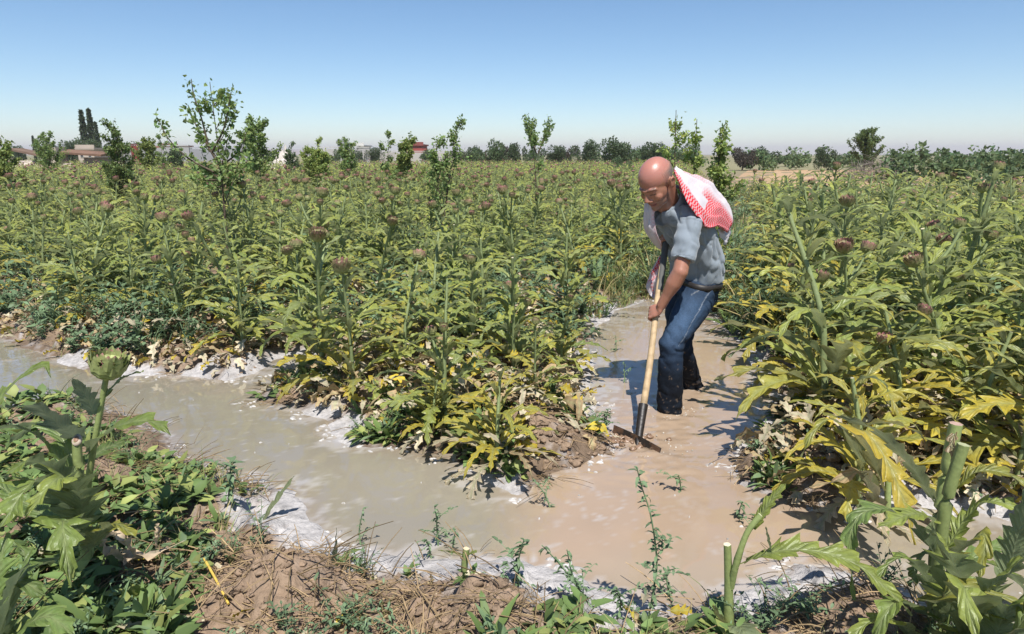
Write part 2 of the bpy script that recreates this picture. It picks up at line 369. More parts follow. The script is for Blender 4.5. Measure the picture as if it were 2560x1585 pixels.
def leaf(mb, path, W, rng, col, nl=7, depth=.65, lod=3, roll=0., fold=.25, ripple=.12, pet=.12, edge=None, sweep=.85):
    """one pinnately lobed leaf along a path; W is the half width"""
    S = [0., pet*.5, pet]; Wd = [.06, .07, .10]; base = [.10]
    for k in range(nl):
        a = pet+(1-pet)*(k/nl)*.94; b = pet+(1-pet)*((k+1)/nl)*.94
        for fr, ww in LOB[lod]:
            S.append(a+(b-a)*fr); Wd.append((1-depth) if ww == 'n' else (1-depth)+depth*ww)
    S += [.965, 1.]; Wd += [.5, .02]
    S = np.array(S); Wd = np.array(Wd); n = len(S)
    t = (S-pet)/(1-pet)
    env = np.where(t < 0, 1, np.clip(np.sin(math.pi*np.clip(t*.80+.20, 0, 1))**.8, .05, 1)*(1.0-.25*t))
    env[:3] = 1; env[-2] *= .9
    P = resample(path, 40); L = np.linalg.norm(np.diff(P, axis=0), axis=1).sum()
    ss = np.linspace(0, 1, 40); p = np.stack([np.interp(S, ss, P[:, k]) for k in range(3)], 1)
    T40, B40, N40 = frames(P)
    T = norm(np.stack([np.interp(S, ss, T40[:, k]) for k in range(3)], 1))
    B = norm(np.stack([np.interp(S, ss, B40[:, k]) for k in range(3)], 1)); N = np.cross(T, B)
    rl = roll*np.linspace(.3, 1, n)[:, None]
    B, N = B*np.cos(rl)+N*np.sin(rl), N*np.cos(rl)-B*np.sin(rl)
    cols = [(-1, 1.), (-1, .5), (0, 0.), (1, .5), (1, 1.)] if lod >= 2 else [(-1, 1.), (0, 0.), (1, 1.)]
    V = []; CC = []
    ph = rng.uniform(0, 6.28, 2)
    edge = col*np.array((1.25, 1.1, .8)) if edge is None else edge
    for sgn, f in cols:
        jit = 1+(.16*np.sin(S*37+ph[0]*sgn)+.1*rng.normal(size=n))*(S > pet)*(S < .98)
        hw = W*env*Wd*jit*f
        fwd = sweep*hw*(S > pet)*(S < .97)
        up = fold*hw-(.55*fold*hw if f == 1. else 0)+ripple*W*f*f*np.sin(S*22+ph[1]+sgn)*(S > pet)
        V.append(p+B*(sgn*hw)[:, None]+T*fwd[:, None]+N*up[:, None])
        cc = col*(1-.0*f)+0*S[:, None]
        if f == 0.: cc = col*.55+RIB*.45+0*S[:, None] if lod > 1 else cc
        if f == 1.: cc = cc*.6+edge*.4
        CC.append(cc)
    V = np.stack(V, 1); CC = np.stack(CC, 1)
    UV = np.stack([np.repeat((np.maximum(t, 0)*nl+.13)[:, None], len(cols), 1), np.repeat(np.array([[a_*b_ for a_, b_ in cols]]), n, 0)], -1)
    mb.add(V.reshape(-1, 3), grid_faces(n, len(cols))[:, ::-1], col=np.clip(CC.reshape(-1, 3), .01, .8), uv=UV.reshape(-1, 2))
def arch(base, az, elev, L, droop, curl=1.5, side=0.):
    s = np.linspace(0, 1, 16); th = elev-droop*s**curl; a = az+side*s**1.5
    st = np.stack([np.cos(th)*np.cos(a), np.cos(th)*np.sin(a), np.sin(th)], 1)*L/15
    return np.asarray(base, float)+np.vstack([np.zeros(3), np.cumsum(st, 0)[:-1]])
def flower(rad=.052, openness=.5, seed=0, purple=.6, lod=2, gs=1.):
    rng = np.random.default_rng(seed); mb = MB()
    pg = np.array((.20, .23, .085))*gs; pp = np.array((.30, .13, .12)); pk = np.array((.48, .15, .20))
    # receptacle
    th = np.linspace(math.pi, .35, 7); a = np.arange(10)*2*math.pi/10
    v = np.stack([np.outer(np.sin(th), np.cos(a))*rad*.82, np.outer(np.sin(th), np.sin(a))*rad*.82, np.outer(np.cos(th), np.ones(10))*rad*.8+rad*.9], -1)
    mb.add(v.reshape(-1, 3), grid_faces(7, 10, True)[:, ::-1], col=pp*.7)
    rings = [(2.75, 6, .75, .95), (2.35, 8, .95, 1.0), (1.95, 9, 1.05, .9), (1.58, 9, 1.1, .75), (1.22, 8, 1.0, .5), (.9, 7, .85, .3), (.6, 5, .7, .12)]
    for ri, (th0, n, ln, fl) in enumerate(rings):
        f = ri/6
        for k in range(n):
            az = 2*math.pi*(k+.5*(ri % 2)+rng.uniform(-.08, .08))/n
            er = np.array((math.cos(az), math.sin(az), 0)); et = np.array((-math.sin(az), math.cos(az), 0)); ez = np.array((0, 0, 1.))
            b = er*math.sin(th0)*rad*.84+ez*(math.cos(th0)*rad*.82+rad*.9)
            out = np.clip(fl*openness*1.1, 0, 1.0); d0 = norm(er*(math.sin(th0-1.2)*0+.45+.35*out)+ez*.8)
            l = rad*ln*rng.uniform(.85, 1.1); wd = rad*(.60-.24*f)
            p1 = b+d0*l*.45; d1 = norm(d0*1.0+ez*.55-er*(.25 if f > .3 else .0)+er*out*.35); p2 = p1+d1*l*.38; p3 = p2+norm(d1+ez*.3+er*out*.3)*l*.34
            no = norm(np.cross(et, d0))
            if no@er < 0: no = -no
            V = [b-et*wd*.55, b+no*wd*.22, b+et*wd*.55, p1-et*wd, p1+no*wd*.40, p1+et*wd, p2-et*wd*.62, p2+no*wd*.2, p2+et*wd*.62, p3]
            cg = pg*(1-f*.45)+pp*f*.45; tip = pp*(1-f)+pk*f; cg = pg*(1-f*.5*purple)+pp*f*.5*purple
            tip = pg*(1-purple)+tip*purple if ri < 5 else tip
            mid = cg*(1-purple*.6)+tip*purple*.6
            cc = [cg*.9]*3+[cg, cg*1.12, cg]+[mid]*3+[tip*1.1]
            mb.add(V, [(0, 1, 4, 3), (1, 2, 5, 4), (3, 4, 7, 6), (4, 5, 8, 7)], [(6, 7, 9), (7, 8, 9)], col=np.array(cc)*rng.uniform(.85, 1.15))
    return mb
HEADS = [flower(.05, .35, 1, .55), flower(.054, .75, 2, .75), flower(.052, .95, 3, .5), flower(.040, .15, 4, .3)]
HEAD_ME = [h.mesh('flower_head', M_bract, False) for h in HEADS]

def make_plant(seed, H=.95, age=.3, nb=10, nc=22, lod=3, heads=2, cut=False, spread=1., bulk=1.):
    """returns foliage MB, stem MB, list of (pos, direction, scale) of the heads"""
    rng = np.random.default_rng(seed); fo = MB(); stm = MB(); hd = []
    lean = rng.normal(0, .10, 2)
    top = np.array((lean[0]*H, lean[1]*H, H*.93)); mid = np.array((lean[0]*.3*H, lean[1]*.3*H, H*.5))
    spine = resample([(0, 0, -.03), mid*.5+np.array((0, 0, .0)), mid, top], 20)
    sc = np.array((.215, .26, .115))*rng.uniform(.85, 1.15)
    tube(stm, spine, [.016, .013, .011, .008], 8 if lod > 2 else 5, col=sc, ridge=.06, capcol=(.55, .48, .33))
    if not cut and rng.random() < .8: hd.append((top, norm(top-spine[-4]), rng.uniform(.8, 1.1)))
    az0 = rng.uniform(0, 6.28)
    for k in range(heads-1 if not cut else heads):
        i = int(rng.uniform(8, 15)); a = az0+k*2.4+1; b = spine[i]; l = rng.uniform(.18, .34)*H
        bp = arch(b, a, R(45), l, -R(30), 1.)
        tube(stm, bp, [.009, .007], 6 if lod > 2 else 4, col=sc*1.05, n=8)
        hd.append((bp[-1], norm(bp[-1]-bp[-3]), rng.uniform(.55, .85)))
        leaf(fo, arch(b, a+.5, R(50), .26, R(80)), .028, rng, leafcol(rng, age*.6), 4, .4, min(lod, 2))
        leaf(fo, arch(bp[5], a-.4, R(50), .16, R(60)), .016, rng, leafcol(rng, age*.5), 3, .3, min(lod, 2))
    for k in range(nb):                                          # basal rosette
        a = az0+k*2.4+rng.uniform(-.3, .3); z = rng.uniform(.0, .14)
        ag = np.clip(age+rng.uniform(-.15, .75), 0, 1.35); low = ag > .85
        el = R(rng.uniform(38, 66)) if not low else R(rng.uniform(12, 48))
        L = rng.uniform(.46, .70)*spread*(.85 if low else 1)
        dr = R(rng.uniform(70, 115)) if not low else R(rng.uniform(70, 110))
        c = leafcol(rng, ag)
        leaf(fo, arch((0, 0, z), a, el, L, dr, rng.uniform(1.2, 2.0), rng.uniform(-.5, .5)), rng.uniform(.055, .085)*bulk*(.8 if ag > 1.15 else 1), rng, c, 6, .74, lod,
             rng.uniform(-.5, .5), rng.uniform(.15, .4), rng.uniform(.08, .2), .22, edge=c*.5+YEL*.5 if ag > .45 and rng.random() < .6 else None)
    for k in range(nc):                                          # leaves up the stem
        f = (k+.5)/nc; i = 2+int(f*17); b = spine[min(i, 19)]; a = az0+1.1+k*2.4+rng.uniform(-.3, .3)
        ag = np.clip(age*1.1-f*.35+rng.uniform(-.15, .45), 0, 1.1)
        L = (.54-.32*f)*rng.uniform(.8, 1.2)*spread; Wd = (.046-.026*f)*rng.uniform(.75, 1.15)*bulk
        c = leafcol(rng, ag)
        leaf(fo, arch(b, a, R(rng.uniform(38, 64)), L, R(rng.uniform(55, 125)), rng.uniform(1.0, 1.7), rng.uniform(-.4, .4)), Wd, rng, c, 6 if f < .6 else 4, .62-.3*f, lod,
             rng.uniform(-.7, .7), rng.uniform(.3, .9), rng.uniform(.1, .3), .08, edge=c*.5+YEL*.5 if rng.random() < .3 else None)
    return fo, stm, hd
class Proto: pass
PROTO = []
for i, kw in enumerate([dict(age=.08, heads=3), dict(age=.14, heads=2), dict(age=.2, heads=2, H=.88), dict(age=.28, heads=3), dict(age=.12, heads=4, H=1.02), dict(age=.22, heads=1, H=.82),
                        dict(age=.55, heads=1), dict(age=.68, heads=2, cut=True, H=.72), dict(age=.45, heads=1, H=.9), dict(age=.8, heads=0, cut=True, H=.66), dict(age=.36, heads=0, cut=True, H=.8), dict(age=.1, heads=0, cut=True, H=.85)]):
    p = Proto(); p.kw = kw; p.fo, p.st, p.hd = make_plant(100+i, **kw)
    p.fm = p.fo.mesh('foliage', M_leaf); p.sm = p.st.mesh('stem', M_stem); PROTO.append(p)
def dirmat(d, spin=0.):
    return Vector(d).to_track_quat('Z', 'Y').to_matrix() @ Matrix.Rotation(spin, 3, 'Z')
rngp = np.random.default_rng(5)
def place_plant(pi, x, y, rz, sc, label, group, heads=None, hs=1.):
    p = PROTO[pi]
    r = empty('artichoke_plant', (x, y, gh(x, y)-.01), rz, sc); tag(r, label, 'artichoke plant', group)
    for nm_, me in (('foliage', p.fm), ('stem', p.sm)):
        o = bpy.data.objects.new(nm_, me); C.objects.link(o); o.parent = r
    for (pos, d, s) in p.hd[:heads] if heads is not None else p.hd:
        o = bpy.data.objects.new('flower_head', HEAD_ME[int(rngp.integers(0, 4))]); C.objects.link(o); o.parent = r
        o.location = Vector(pos); o.rotation_euler = dirmat(d, rngp.uniform(0, 6)).to_euler(); s = s*hs; o.scale = (s, s, s)
    return r
# the row of plants along the far bank, each with its own base point in the photograph
FRONT = [
 (1185,1085,9,.80,'yellowing artichoke plant drooping over the water at the tip of the middle bank'),
 (1060,1000,3,.90,'green artichoke plant with a big open flower head in the middle bank'),
 (845,930,6,.90,'artichoke plant with drooping yellow leaves right of the white foam inlet'),
 (580,835,10,.92,'artichoke plant with a bare pale stem base beside the foam inlet'),
 (430,790,4,.95,'leaning green artichoke plant on the far left bank, third from the inlet'),
 (325,770,11,.86,'artichoke plant with a dark thick trunk on the far left bank'),
 (1225,895,3,.95,'tall artichoke plant in the middle bank beside the channel the man stands in'),
 (960,900,8,.92,'bushy green artichoke plant behind the yellow drooping one in the middle bank'),
 (1130,860,5,.95,'artichoke plant deep in the middle bank behind the big open flower head'),
 (1335,880,8,.72,'low artichoke plant with yellow leaves at the edge of the man\'s channel'),
 (720,800,2,.95,'green artichoke plant right behind the white foam inlet'),
 (215,790,9,.55,'small half dry artichoke plant at the far left shore'),
 (1275,985,6,.55,'small yellowing artichoke plant on the clods left of the hoe'),
 (1030,1020,9,.55,'low artichoke with yellow basal leaves at the water\'s edge of the middle bank'),
 (2055,1165,9,1.0,'yellow artichoke plant with two cut stems at the right shore'),
 (2140,1060,7,1.0,'yellow artichoke plant with a cut branching stem behind the right shore'),
 (1900,900,6,.85,'yellow leaved artichoke plant closest to the channel on the right bank'),
 (1935,960,9,.75,'low yellow artichoke plant on the right bank below the tall ones'),
 (2240,985,8,1.0,'olive green artichoke plant in the right bank behind the cut stems'),
 (2400,1000,3,1.05,'tall artichoke plant at the right edge of the frame, on the right bank'),
 (1880,800,7,.85,'yellow artichoke plant at the corner of the right field opposite the man'),
 (2010,880,2,1.0,'green artichoke plant with tall straight stem in front of the right field'),
 (2200,890,4,1.05,'big headed artichoke plant in the front of the right field'),
 (2420,1150,6,.9,'yellow and green artichoke plant above the water at the right frame edge'),
]
taken = []
for k, (dx, dy, pi, sc_, lab) in enumerate(FRONT):
    x, y, _ = dz(dx, dy, .09)
    place_plant(pi, float(x), float(y), k*1.9+.4, sc_*.93, lab, 'artichoke plants along the banks', hs=.78); taken.append((x, y))
# the field behind: jittered rows, nearest as individuals, the rest as one mass
rng = np.random.default_rng(77)
cand = []
yy = 2.6
while yy < 62:
    stp = .50 if yy < 6 else .56+.006*yy
    for xx in np.arange(-(yy*.85+1.5), yy*.85+1.5, stp*1.05):
        cand.append((xx+rng.uniform(-.24, .24), yy+rng.uniform(-.24, .24)))
    yy += stp
cand = np.array(cand)
sd_c = np.full(len(cand), 3.); nmk = cand[:, 1] < 14; sd_c[nmk] = sdw(cand[nmk, 0], cand[nmk, 1])
ok = (sd_c > .16) & (sd_strip(cand[:, 0], cand[:, 1]) > .02) & ~near_bank(cand[:, 0], cand[:, 1])
# field ends: right field stops at a dry strip, left field runs on to the wall
pxc, pyc, _ = project(cand[:, 0], cand[:, 1], 0.)
right = cand[:, 0] > np.interp(cand[:, 1], [3, 5, 8, 14, 22, 60], [1.3, 1.55, 2.2, 3.6, 6.0, 16])
edge_r = np.interp(cand[:, 0], [3, 6, 9, 12, 16, 30], [22, 19, 15, 13.5, 13, 16])
ok &= ~(right & (cand[:, 1] > edge_r))
tk = np.array(taken)
dmin = np.min(np.hypot(cand[:, 0][:, None]-tk[:, 0], cand[:, 1][:, None]-tk[:, 1]), 1)
ok &= dmin > .30
ok &= ~((sd_c < 1.1) & ~right & (rng.random(len(cand)) < .45))
# nothing where the man, his hoe and the bare clods are; keep the view of the small trees free
cand = cand[ok]; right = right[ok]; sd_c = sd_c[ok]
order = np.argsort(np.hypot(cand[:, 0], cand[:, 1])+np.where(np.abs(cand[:, 0]) > cand[:, 1]*.80+.5, 40, 0)); cand = cand[order]; right = right[order]; sd_c = sd_c[order]
NIND = 300-len(FRONT)-10
LBL = {(0, 0): 'leafy green artichoke plant in the dense left field behind the flooded channel', (0, 1): 'artichoke plant raising purple flower heads in the left field',
       (1, 0): 'arching leafy artichoke plant in the right field beyond the yellow row', (1, 1): 'artichoke plant with yellowing lower leaves in the right field'}
for k in range(min(NIND, len(cand))):
    x, y = cand[k]; rt = right[k]; e = sd_c[k]
    if rt: pi = int(rng.choice([6, 8, 3, 4, 10, 2] if e > .7 else [6, 7, 8, 9])); 
    else: pi = int(rng.choice([0, 1, 2, 3, 4, 5, 11, 0, 1, 10] if e > 1.0 else [3, 8, 10, 6, 2, 8]))
    sc_ = rng.uniform(.84, 1.12)*(1.18 if rt else 1.0)
    flag = 1 if (pi in (6, 7, 8, 9, 10)) == bool(rt) and (rt or len(PROTO[pi].hd) > 1) else 0
    nh = None if (not rt or rng.random() < .3) else 0
    if not rt: flag = 1 if (len(PROTO[pi].hd) > 0) else 0
    place_plant(pi, float(x), float(y), rng.uniform(0, 6.28), sc_, LBL[(int(rt), flag)], ['artichoke plants in the left field', 'artichoke plants in the right field'][int(rt)], heads=nh if rng.random() < .8 else 0, hs=.64)
# the mass
lodp = [(i, make_plant(300+i, H=.92, age=.08+.04*i, nb=3, nc=18, lod=2, heads=2, spread=1.0)) for i in range(6)]
lodq = [(i, make_plant(400+i, H=.92, age=.08+.04*i, nb=2, nc=11, lod=1, heads=2, spread=1.05, bulk=1.3)) for i in range(6)]
hl = flower(.056, .7, 9, .8); h2 = MB()
a = np.arange(6)*math.pi/3
for (zz, rr, cc) in ((0, .02, (.12, .15, .06)),): pass
v = np.vstack([[(0, 0, 0)], np.stack([np.cos(a)*.045, np.sin(a)*.045, 0*a+.04], 1), np.stack([np.cos(a)*.06, np.sin(a)*.06, 0*a+.085], 1), [(0, 0, .085)]])
h2.add(v, [(1+j, 1+(j+1) % 6, 7+(j+1) % 6, 7+j) for j in range(6)], [(0, 1+(j+1) % 6, 1+j) for j in range(6)]+[(13, 7+j, 7+(j+1) % 6) for j in range(6)],
       col=np.array([(.16, .17, .08)]+[(.20, .15, .09)]*6+[(.30, .14, .13)]*6+[(.34, .12, .15)]))
FM = MB(); HM = MB(); SMs = MB(); rest = cand[NIND:]; rr_ = right[NIND:]
for (x, y), rt in zip(rest, rr_):
    d = math.hypot(x, y); lp = lodp if d < 26 else lodq
    fo, stm, hd = lp[int(rng.integers(0, 6))][1]
    a = rng.uniform(0, 6.28); s = rng.uniform(.84, 1.12)*(1.05 if rt else 1); M = np.array(((math.cos(a), -math.sin(a), 0), (math.sin(a), math.cos(a), 0), (0, 0, 1)))*s
    t = (x, y, .06)
    tint = np.array((1., 1., 1.)) if not rt else np.array((1.25, 1.1, .9))
    FM.merge(fo, M, t, tint*rng.uniform(.85, 1.15))
    if d < 40: SMs.merge(stm, M, t)
    for (pos, dr, hs) in hd:
        if rt and rng.random() < .6: continue
        if rng.random() < .62:
            HM.merge(hl if d < 20 else h2, np.array(dirmat(dr, 0))*hs*.78, np.asarray(pos)@M.T+np.array(t), rng.uniform(.8, 1.2))
mass = FM.build('field_crop', M_leaf); tag(mass, 'far rows of artichokes merging into one green mass towards the trees', kind='stuff')
HM.build('flower_heads', M_bract, mass, False); SMs.build('stems', M_stem, mass)
print('plants', len(cand), 'indiv', NIND, FM.n, time.time()-T0)
# ------------------------------------------------------------------ weeds, litter, froth, clods
rng = np.random.default_rng(11)
WG = np.array((.120, .180, .058)); WB = np.array((.125, .185, .095)); WS = np.array((.23, .26, .08))
def smallleaf(mb, base, d, L, Wd, col, droop=.4, up=(0, 0, 1)):
    """a little pointed leaf of four quads, folded along its rib"""
    d = norm(np.asarray(d, float)); b = np.cross(up, d); b = norm(b if np.linalg.norm(b) > .05 else np.array((1., 0, 0))); n = np.cross(d, b)
    p0 = np.asarray(base, float); p1 = p0+d*L*.35+n*L*.04; p2 = p0+d*L*.72-n*L*droop*.12; p3 = p0+d*L-n*L*droop*.42
    V = [p0, p1-b*Wd+n*Wd*.25, p1, p1+b*Wd+n*Wd*.25, p2-b*Wd*.8, p2-n*Wd*.15, p2+b*Wd*.8, p3]
    mb.add(V, [(1, 2, 5, 4), (2, 3, 6, 5)], [(0, 2, 1), (0, 3, 2), (4, 5, 7), (5, 6, 7)], col=np.array([col*.95, col, col*1.1, col, col, col*1.1, col, col]))
def clump(kind, seed):
    r = np.random.default_rng(seed); mb = MB()
    if kind == 'broad':
        for k in range(int(r.integers(7, 13))):
            a = r.uniform(0, 6.28); e = R(r.uniform(10, 75)); d = np.array((math.cos(a)*math.cos(e), math.sin(a)*math.cos(e), math.sin(e)))
            c = (WG if r.random() < .7 else WS)*r.uniform(.8, 1.3); l = r.uniform(.03, .075)
            smallleaf(mb, d*r.uniform(.005, .05), d*(1, 1, .5), l, l*r.uniform(.2, .32), c, r.uniform(.2, 1))
    elif kind == 'fine':
        for k in range(int(r.integers(5, 9))):
            a = r.uniform(0, 6.28); p = arch((0, 0, 0), a, R(r.uniform(45, 88)), r.uniform(.08, .2), R(r.uniform(10, 70)))
            tube(mb, p, [.0016, .001], 3, col=WB*1.2, n=6, cap=False)
            for q in range(9):
                i = 3+int(q*1.4); aa = r.uniform(0, 6.28); dd = np.array((math.cos(aa), math.sin(aa), r.uniform(.1, .9)))
                smallleaf(mb, p[min(i, 15)], dd, r.uniform(.014, .032), r.uniform(.003, .006), WB*r.uniform(.75, 1.3), .3)
    elif kind == 'grass':
        for k in range(int(r.integers(10, 18))):
            a = r.uniform(0, 6.28); p = arch((r.normal(0, .02), r.normal(0, .02), 0), a, R(r.uniform(55, 88)), r.uniform(.10, .30), R(r.uniform(20, 110)))[::3]
            wd = r.uniform(.0022, .0042); b = np.array((-math.sin(a), math.cos(a), 0)); n = len(p); t = np.linspace(1, .1, n)[:, None]
            c = (WG*.5+WS*.5 if r.random() < .6 else np.array((.36, .30, .14)))*r.uniform(.8, 1.2)
            mb.add(np.stack([p-b*wd*t, p+b*wd*t], 1).reshape(-1, 3), grid_faces(n, 2), col=c)
    elif kind == 'straw':
        for k in range(int(r.integers(4, 9))):
            a = r.uniform(0, 6.28); l = r.uniform(.06, .2); p0 = np.array((r.normal(0, .05), r.normal(0, .05), r.uniform(.004, .02))); d = np.array((math.cos(a), math.sin(a), r.uniform(-.08, .10)))
            tube(mb, [p0, p0+d*l*.5+np.array((0, 0, .01)), p0+d*l], [.0022, .0012], 3, col=np.array((.38, .27, .15))*r.uniform(.5, 1.2), n=4, cap=False)
    elif kind == 'dead':
        for k in range(int(r.integers(2, 5))):
            a = r.uniform(0, 6.28); c = (DRY if r.random() < .4 else PALE)*r.uniform(.6, 1.15)
            if r.random() < .08: c = YEL*r.uniform(.7, 1)
            leaf(mb, arch((r.normal(0, .05), r.normal(0, .05), r.uniform(.01, .05)), a, R(r.uniform(-5, 50)), r.uniform(.08, .24), R(r.uniform(20, 150)), 1.3, r.uniform(-1, 1)), r.uniform(.018, .04), r, c, 3, .5, 2, r.uniform(-1.5, 1.5), r.uniform(-.6, .9), .35, .15)
    elif kind == 'seedling':
        for k in range(int(r.integers(6, 10))):
            a = r.uniform(0, 6.28); leaf(mb, arch((0, 0, 0), a, R(r.uniform(25, 80)), r.uniform(.05, .13), R(r.uniform(10, 80))), r.uniform(.006, .014), r, (WG if r.random() < .6 else WB)*r.uniform(.9, 1.3), 3, .5, 1, 0, .3, .1, .1)
    return mb
KIT = {k: [clump(k, 900+37*i+len(k)) for i in range(5)] for k in ('broad', 'fine', 'grass', 'straw', 'dead', 'seedling')}
def scatter(mb, kind, x, y, z, smin, smax, tilt=.3):
    for xx, yy, zz in zip(x, y, z):
        a = rng.uniform(0, 6.28); s = rng.uniform(smin, smax)
        M = np.array(Matrix.Rotation(a, 3, 'Z') @ Matrix.Rotation(rng.normal(0, tilt), 3, 'X'))*s
        mb.merge(KIT[kind][int(rng.integers(0, 5))], M, (xx, yy, zz), rng.uniform(.8, 1.2))
# sample points in view, denser near the camera
n = 60000
Y = 1.25*np.exp(rng.uniform(0, math.log(9/1.25), n)); X = rng.uniform(-1, 1, n)*(Y*.82+.7)
S = sdw(X, Y); NB = near_bank(X, Y); ST = sd_strip(X, Y); Zh = height(X, Y)
pat = fbm(X, Y, 1.7, 3, 200); pat2 = fbm(X, Y, 2.3, 3, 210)
px_, py_, _ = project(X, Y, Zh); px_ /= K; py_ /= K
# bare soil clods stay clear
bare = np.zeros(n)
for (dx, dy, r) in ((660,1420,.22),(1180,1500,.16),(1330,1060,.30),(1400,1090,.24),(1280,1030,.2),(600,860,.22),(330,800,.2),(1050,1500,.12),(560,1430,.15),(250,1165,.10),(1975,1140,.18),(2100,1185,.15),(2050,1480,.15),(1900,1400,.12)):
    c = dz(dx, dy, .08)[:2]; bare = np.maximum(bare, np.exp(-((X-c[0])**2+(Y-c[1])**2)/(r*r)))
U = rng.random(n); FO = foam_at(X, Y, S); bare = np.maximum(bare, FO*1.2)
corner = smooth(700, 420, px_+.25*(py_-1250))
def pick(mask, p, m):
    i = np.nonzero(mask & (U < p*1.0))[0]; rng.shuffle(i); return i[:m]
wd = MB(); lit = MB(); gr = MB()
shore = (S > .02) & (S < .42)
i = pick(shore & (bare < .45) & (pat > .05) & ~NB, .22, 800); scatter(wd, 'broad', X[i], Y[i], Zh[i], .7, 1.4)
i = pick((S > .03) & NB & (bare < .4) & (pat2 > .03-.46*corner), .3+.4*corner, 760); scatter(wd, 'broad', X[i], Y[i], Zh[i], .7, 1.3)
i = pick((S > .03) & (bare < .4) & (pat2 < .05) & (Y < 6) & (~NB | (U < .05)), .22, 700); scatter(wd, 'fine', X[i], Y[i], Zh[i], .45, 1.0)
i = pick((S > .03) & (bare < .5) & (pat > .1) & (Y < 6) & (~NB | (U < .12)), .4, 420); scatter(wd, 'seedling', X[i], Y[i], Zh[i], .7, 1.4)
i = pick((S > -.03) & (S < .5) & (bare < .3), .05, 190); scatter(gr, 'grass', X[i], Y[i], Zh[i], .35, .8)
i = pick((ST < .05) & (S > .02) & (Y > 4.5), .9, 520); scatter(gr, 'grass', X[i], Y[i], Zh[i], .7, 1.5)
i = pick((S > .03) & (Y < 7) & (FO < .25), .35, 1400); scatter(lit, 'straw', X[i], Y[i], Zh[i], .6, 1.3)
i = pick((S > .05) & (bare < .75) & (~NB) & (Y < 7), .9, 3000); scatter(lit, 'dead', X[i], Y[i], Zh[i]+rng.uniform(0, .12, len(i))*(S[i] > .25), .55, 1.15)
i = pick((S > .05) & (bare < .7) & NB, .08, 150); scatter(lit, 'dead', X[i], Y[i], Zh[i]-.01, .3, .65)
i = pick((S > -.06) & (S < .05) & (FO < .2), .12, 140); scatter(lit, 'straw', X[i], Y[i], np.maximum(Zh[i], .0), .5, 1.0)
# under the crop and in the strip farther away
m = 2600; Y2 = rng.uniform(4.6, 12, m); X2 = rng.uniform(-1, 1, m)*(Y2*.8); s2 = sd_strip(X2, Y2); Z2 = height(X2, Y2, False); w2 = sdw(X2, Y2) > .05
q = w2 & (s2 < .1); scatter(gr, 'grass', X2[q], Y2[q], Z2[q], 1.2, 2.4); scatter(wd, 'fine', X2[q]+.1, Y2[q], Z2[q], 1.4, 2.6); scatter(wd, 'seedling', X2[q]-.1, Y2[q]+.1, Z2[q], 1.6, 3)
q = w2 & (s2 > .1); i = np.nonzero(q)[0][:900]; scatter(wd, 'fine', X2[i], Y2[i], Z2[i], 1.6, 3.4)
m = 900; t = rng.random(m); Y3 = 5+t*t*22; X3 = np.interp(Y3, [5, 8, 14, 22, 30], [1.45, 1.95, 3.35, 5.6, 8])+rng.normal(0, .05, m)*Y3; Z3 = np.full(m, .05)
q = (sdw(X3, Y3) > .05) & ~((Y3 > 0) & (X3 < np.interp(Y3, [5, 8, 14, 22, 30], [1.0, 1.5, 2.7, 4.6, 6.5])))
scatter(gr, 'grass', X3[q], Y3[q], Z3[q], 1.6, 3.0); scatter(wd, 'fine', X3[q]+.15, Y3[q], Z3[q], 2, 3.6)
M_grass = mat('grass_blade', .6, .25, trans=.25)
tag(wd.build('weeds', M_weed), 'low green weeds carpeting the banks between the artichokes', kind='stuff')
tag(gr.build('grass', M_grass), 'green and straw coloured grass in the strip behind the man and along the shore', kind='stuff')
tag(lit.build('plant_litter', M_dry), 'pale dead leaves and straw lying under the artichokes', kind='stuff')
# clods of earth
cl = MB(); ico_v = []
def lump(mb, c, r, col, seed, sub=10):
    th = np.linspace(0, math.pi, sub); a = np.arange(sub+4)*2*math.pi/(sub+4)
    d = np.stack([np.outer(np.sin(th), np.cos(a)), np.outer(np.sin(th), np.sin(a)), np.outer(np.cos(th), np.ones_like(a))], -1)
    k = 1.5*fbm(d[..., 0]*1.3+seed*3.1+d[..., 2], d[..., 1]*1.3+d[..., 2]*.7-seed, 1.9, 3, seed)
    v = d*(r*(1+.55*k)[..., None])*np.array((1, 1, .55))
    mb.add((v+np.asarray(c)).reshape(-1, 3), grid_faces(sub, sub+4, True)[:, ::-1], col=np.asarray(col)*rng.uniform(.85, 1.15))
spots = [(1330,1060,.30,.12,150),(1400,1095,.16,.05,80),(660,1420,.25,.12,90),(1180,1490,.18,.08,60),(1260,1000,.25,.1,60),(600,860,.25,.08,50),(330,800,.4,.12,60),(1960,1140,.3,.1,60),(2090,1180,.2,.06,40),(2050,1480,.22,.08,60),(560,1440,.3,.12,50),(1060,1500,.25,.08,50),(250,1165,.12,.07,25),(150,820,.4,.12,40)]
for (dx, dy, sx, sy, m) in spots:
    c = dz(dx, dy, .08)
    for k in range(m):
        x = c[0]+rng.normal(0, sx*.5); y = c[1]+rng.normal(0, max(sy, .12)*.6)
        if sdw(np.array([x]), np.array([y]))[0] < -.01: continue
        r = rng.uniform(.005, .015) if rng.random() < .88 else rng.uniform(.015, .032)
        lump(cl, (x, y, gh(x, y)+r*.05), r, (.24, .170, .116), int(rng.integers(1, 999)), 7)
tag(cl.build('soil_clods', M_soil), 'crumbled brown soil clods heaped on the banks', kind='stuff')
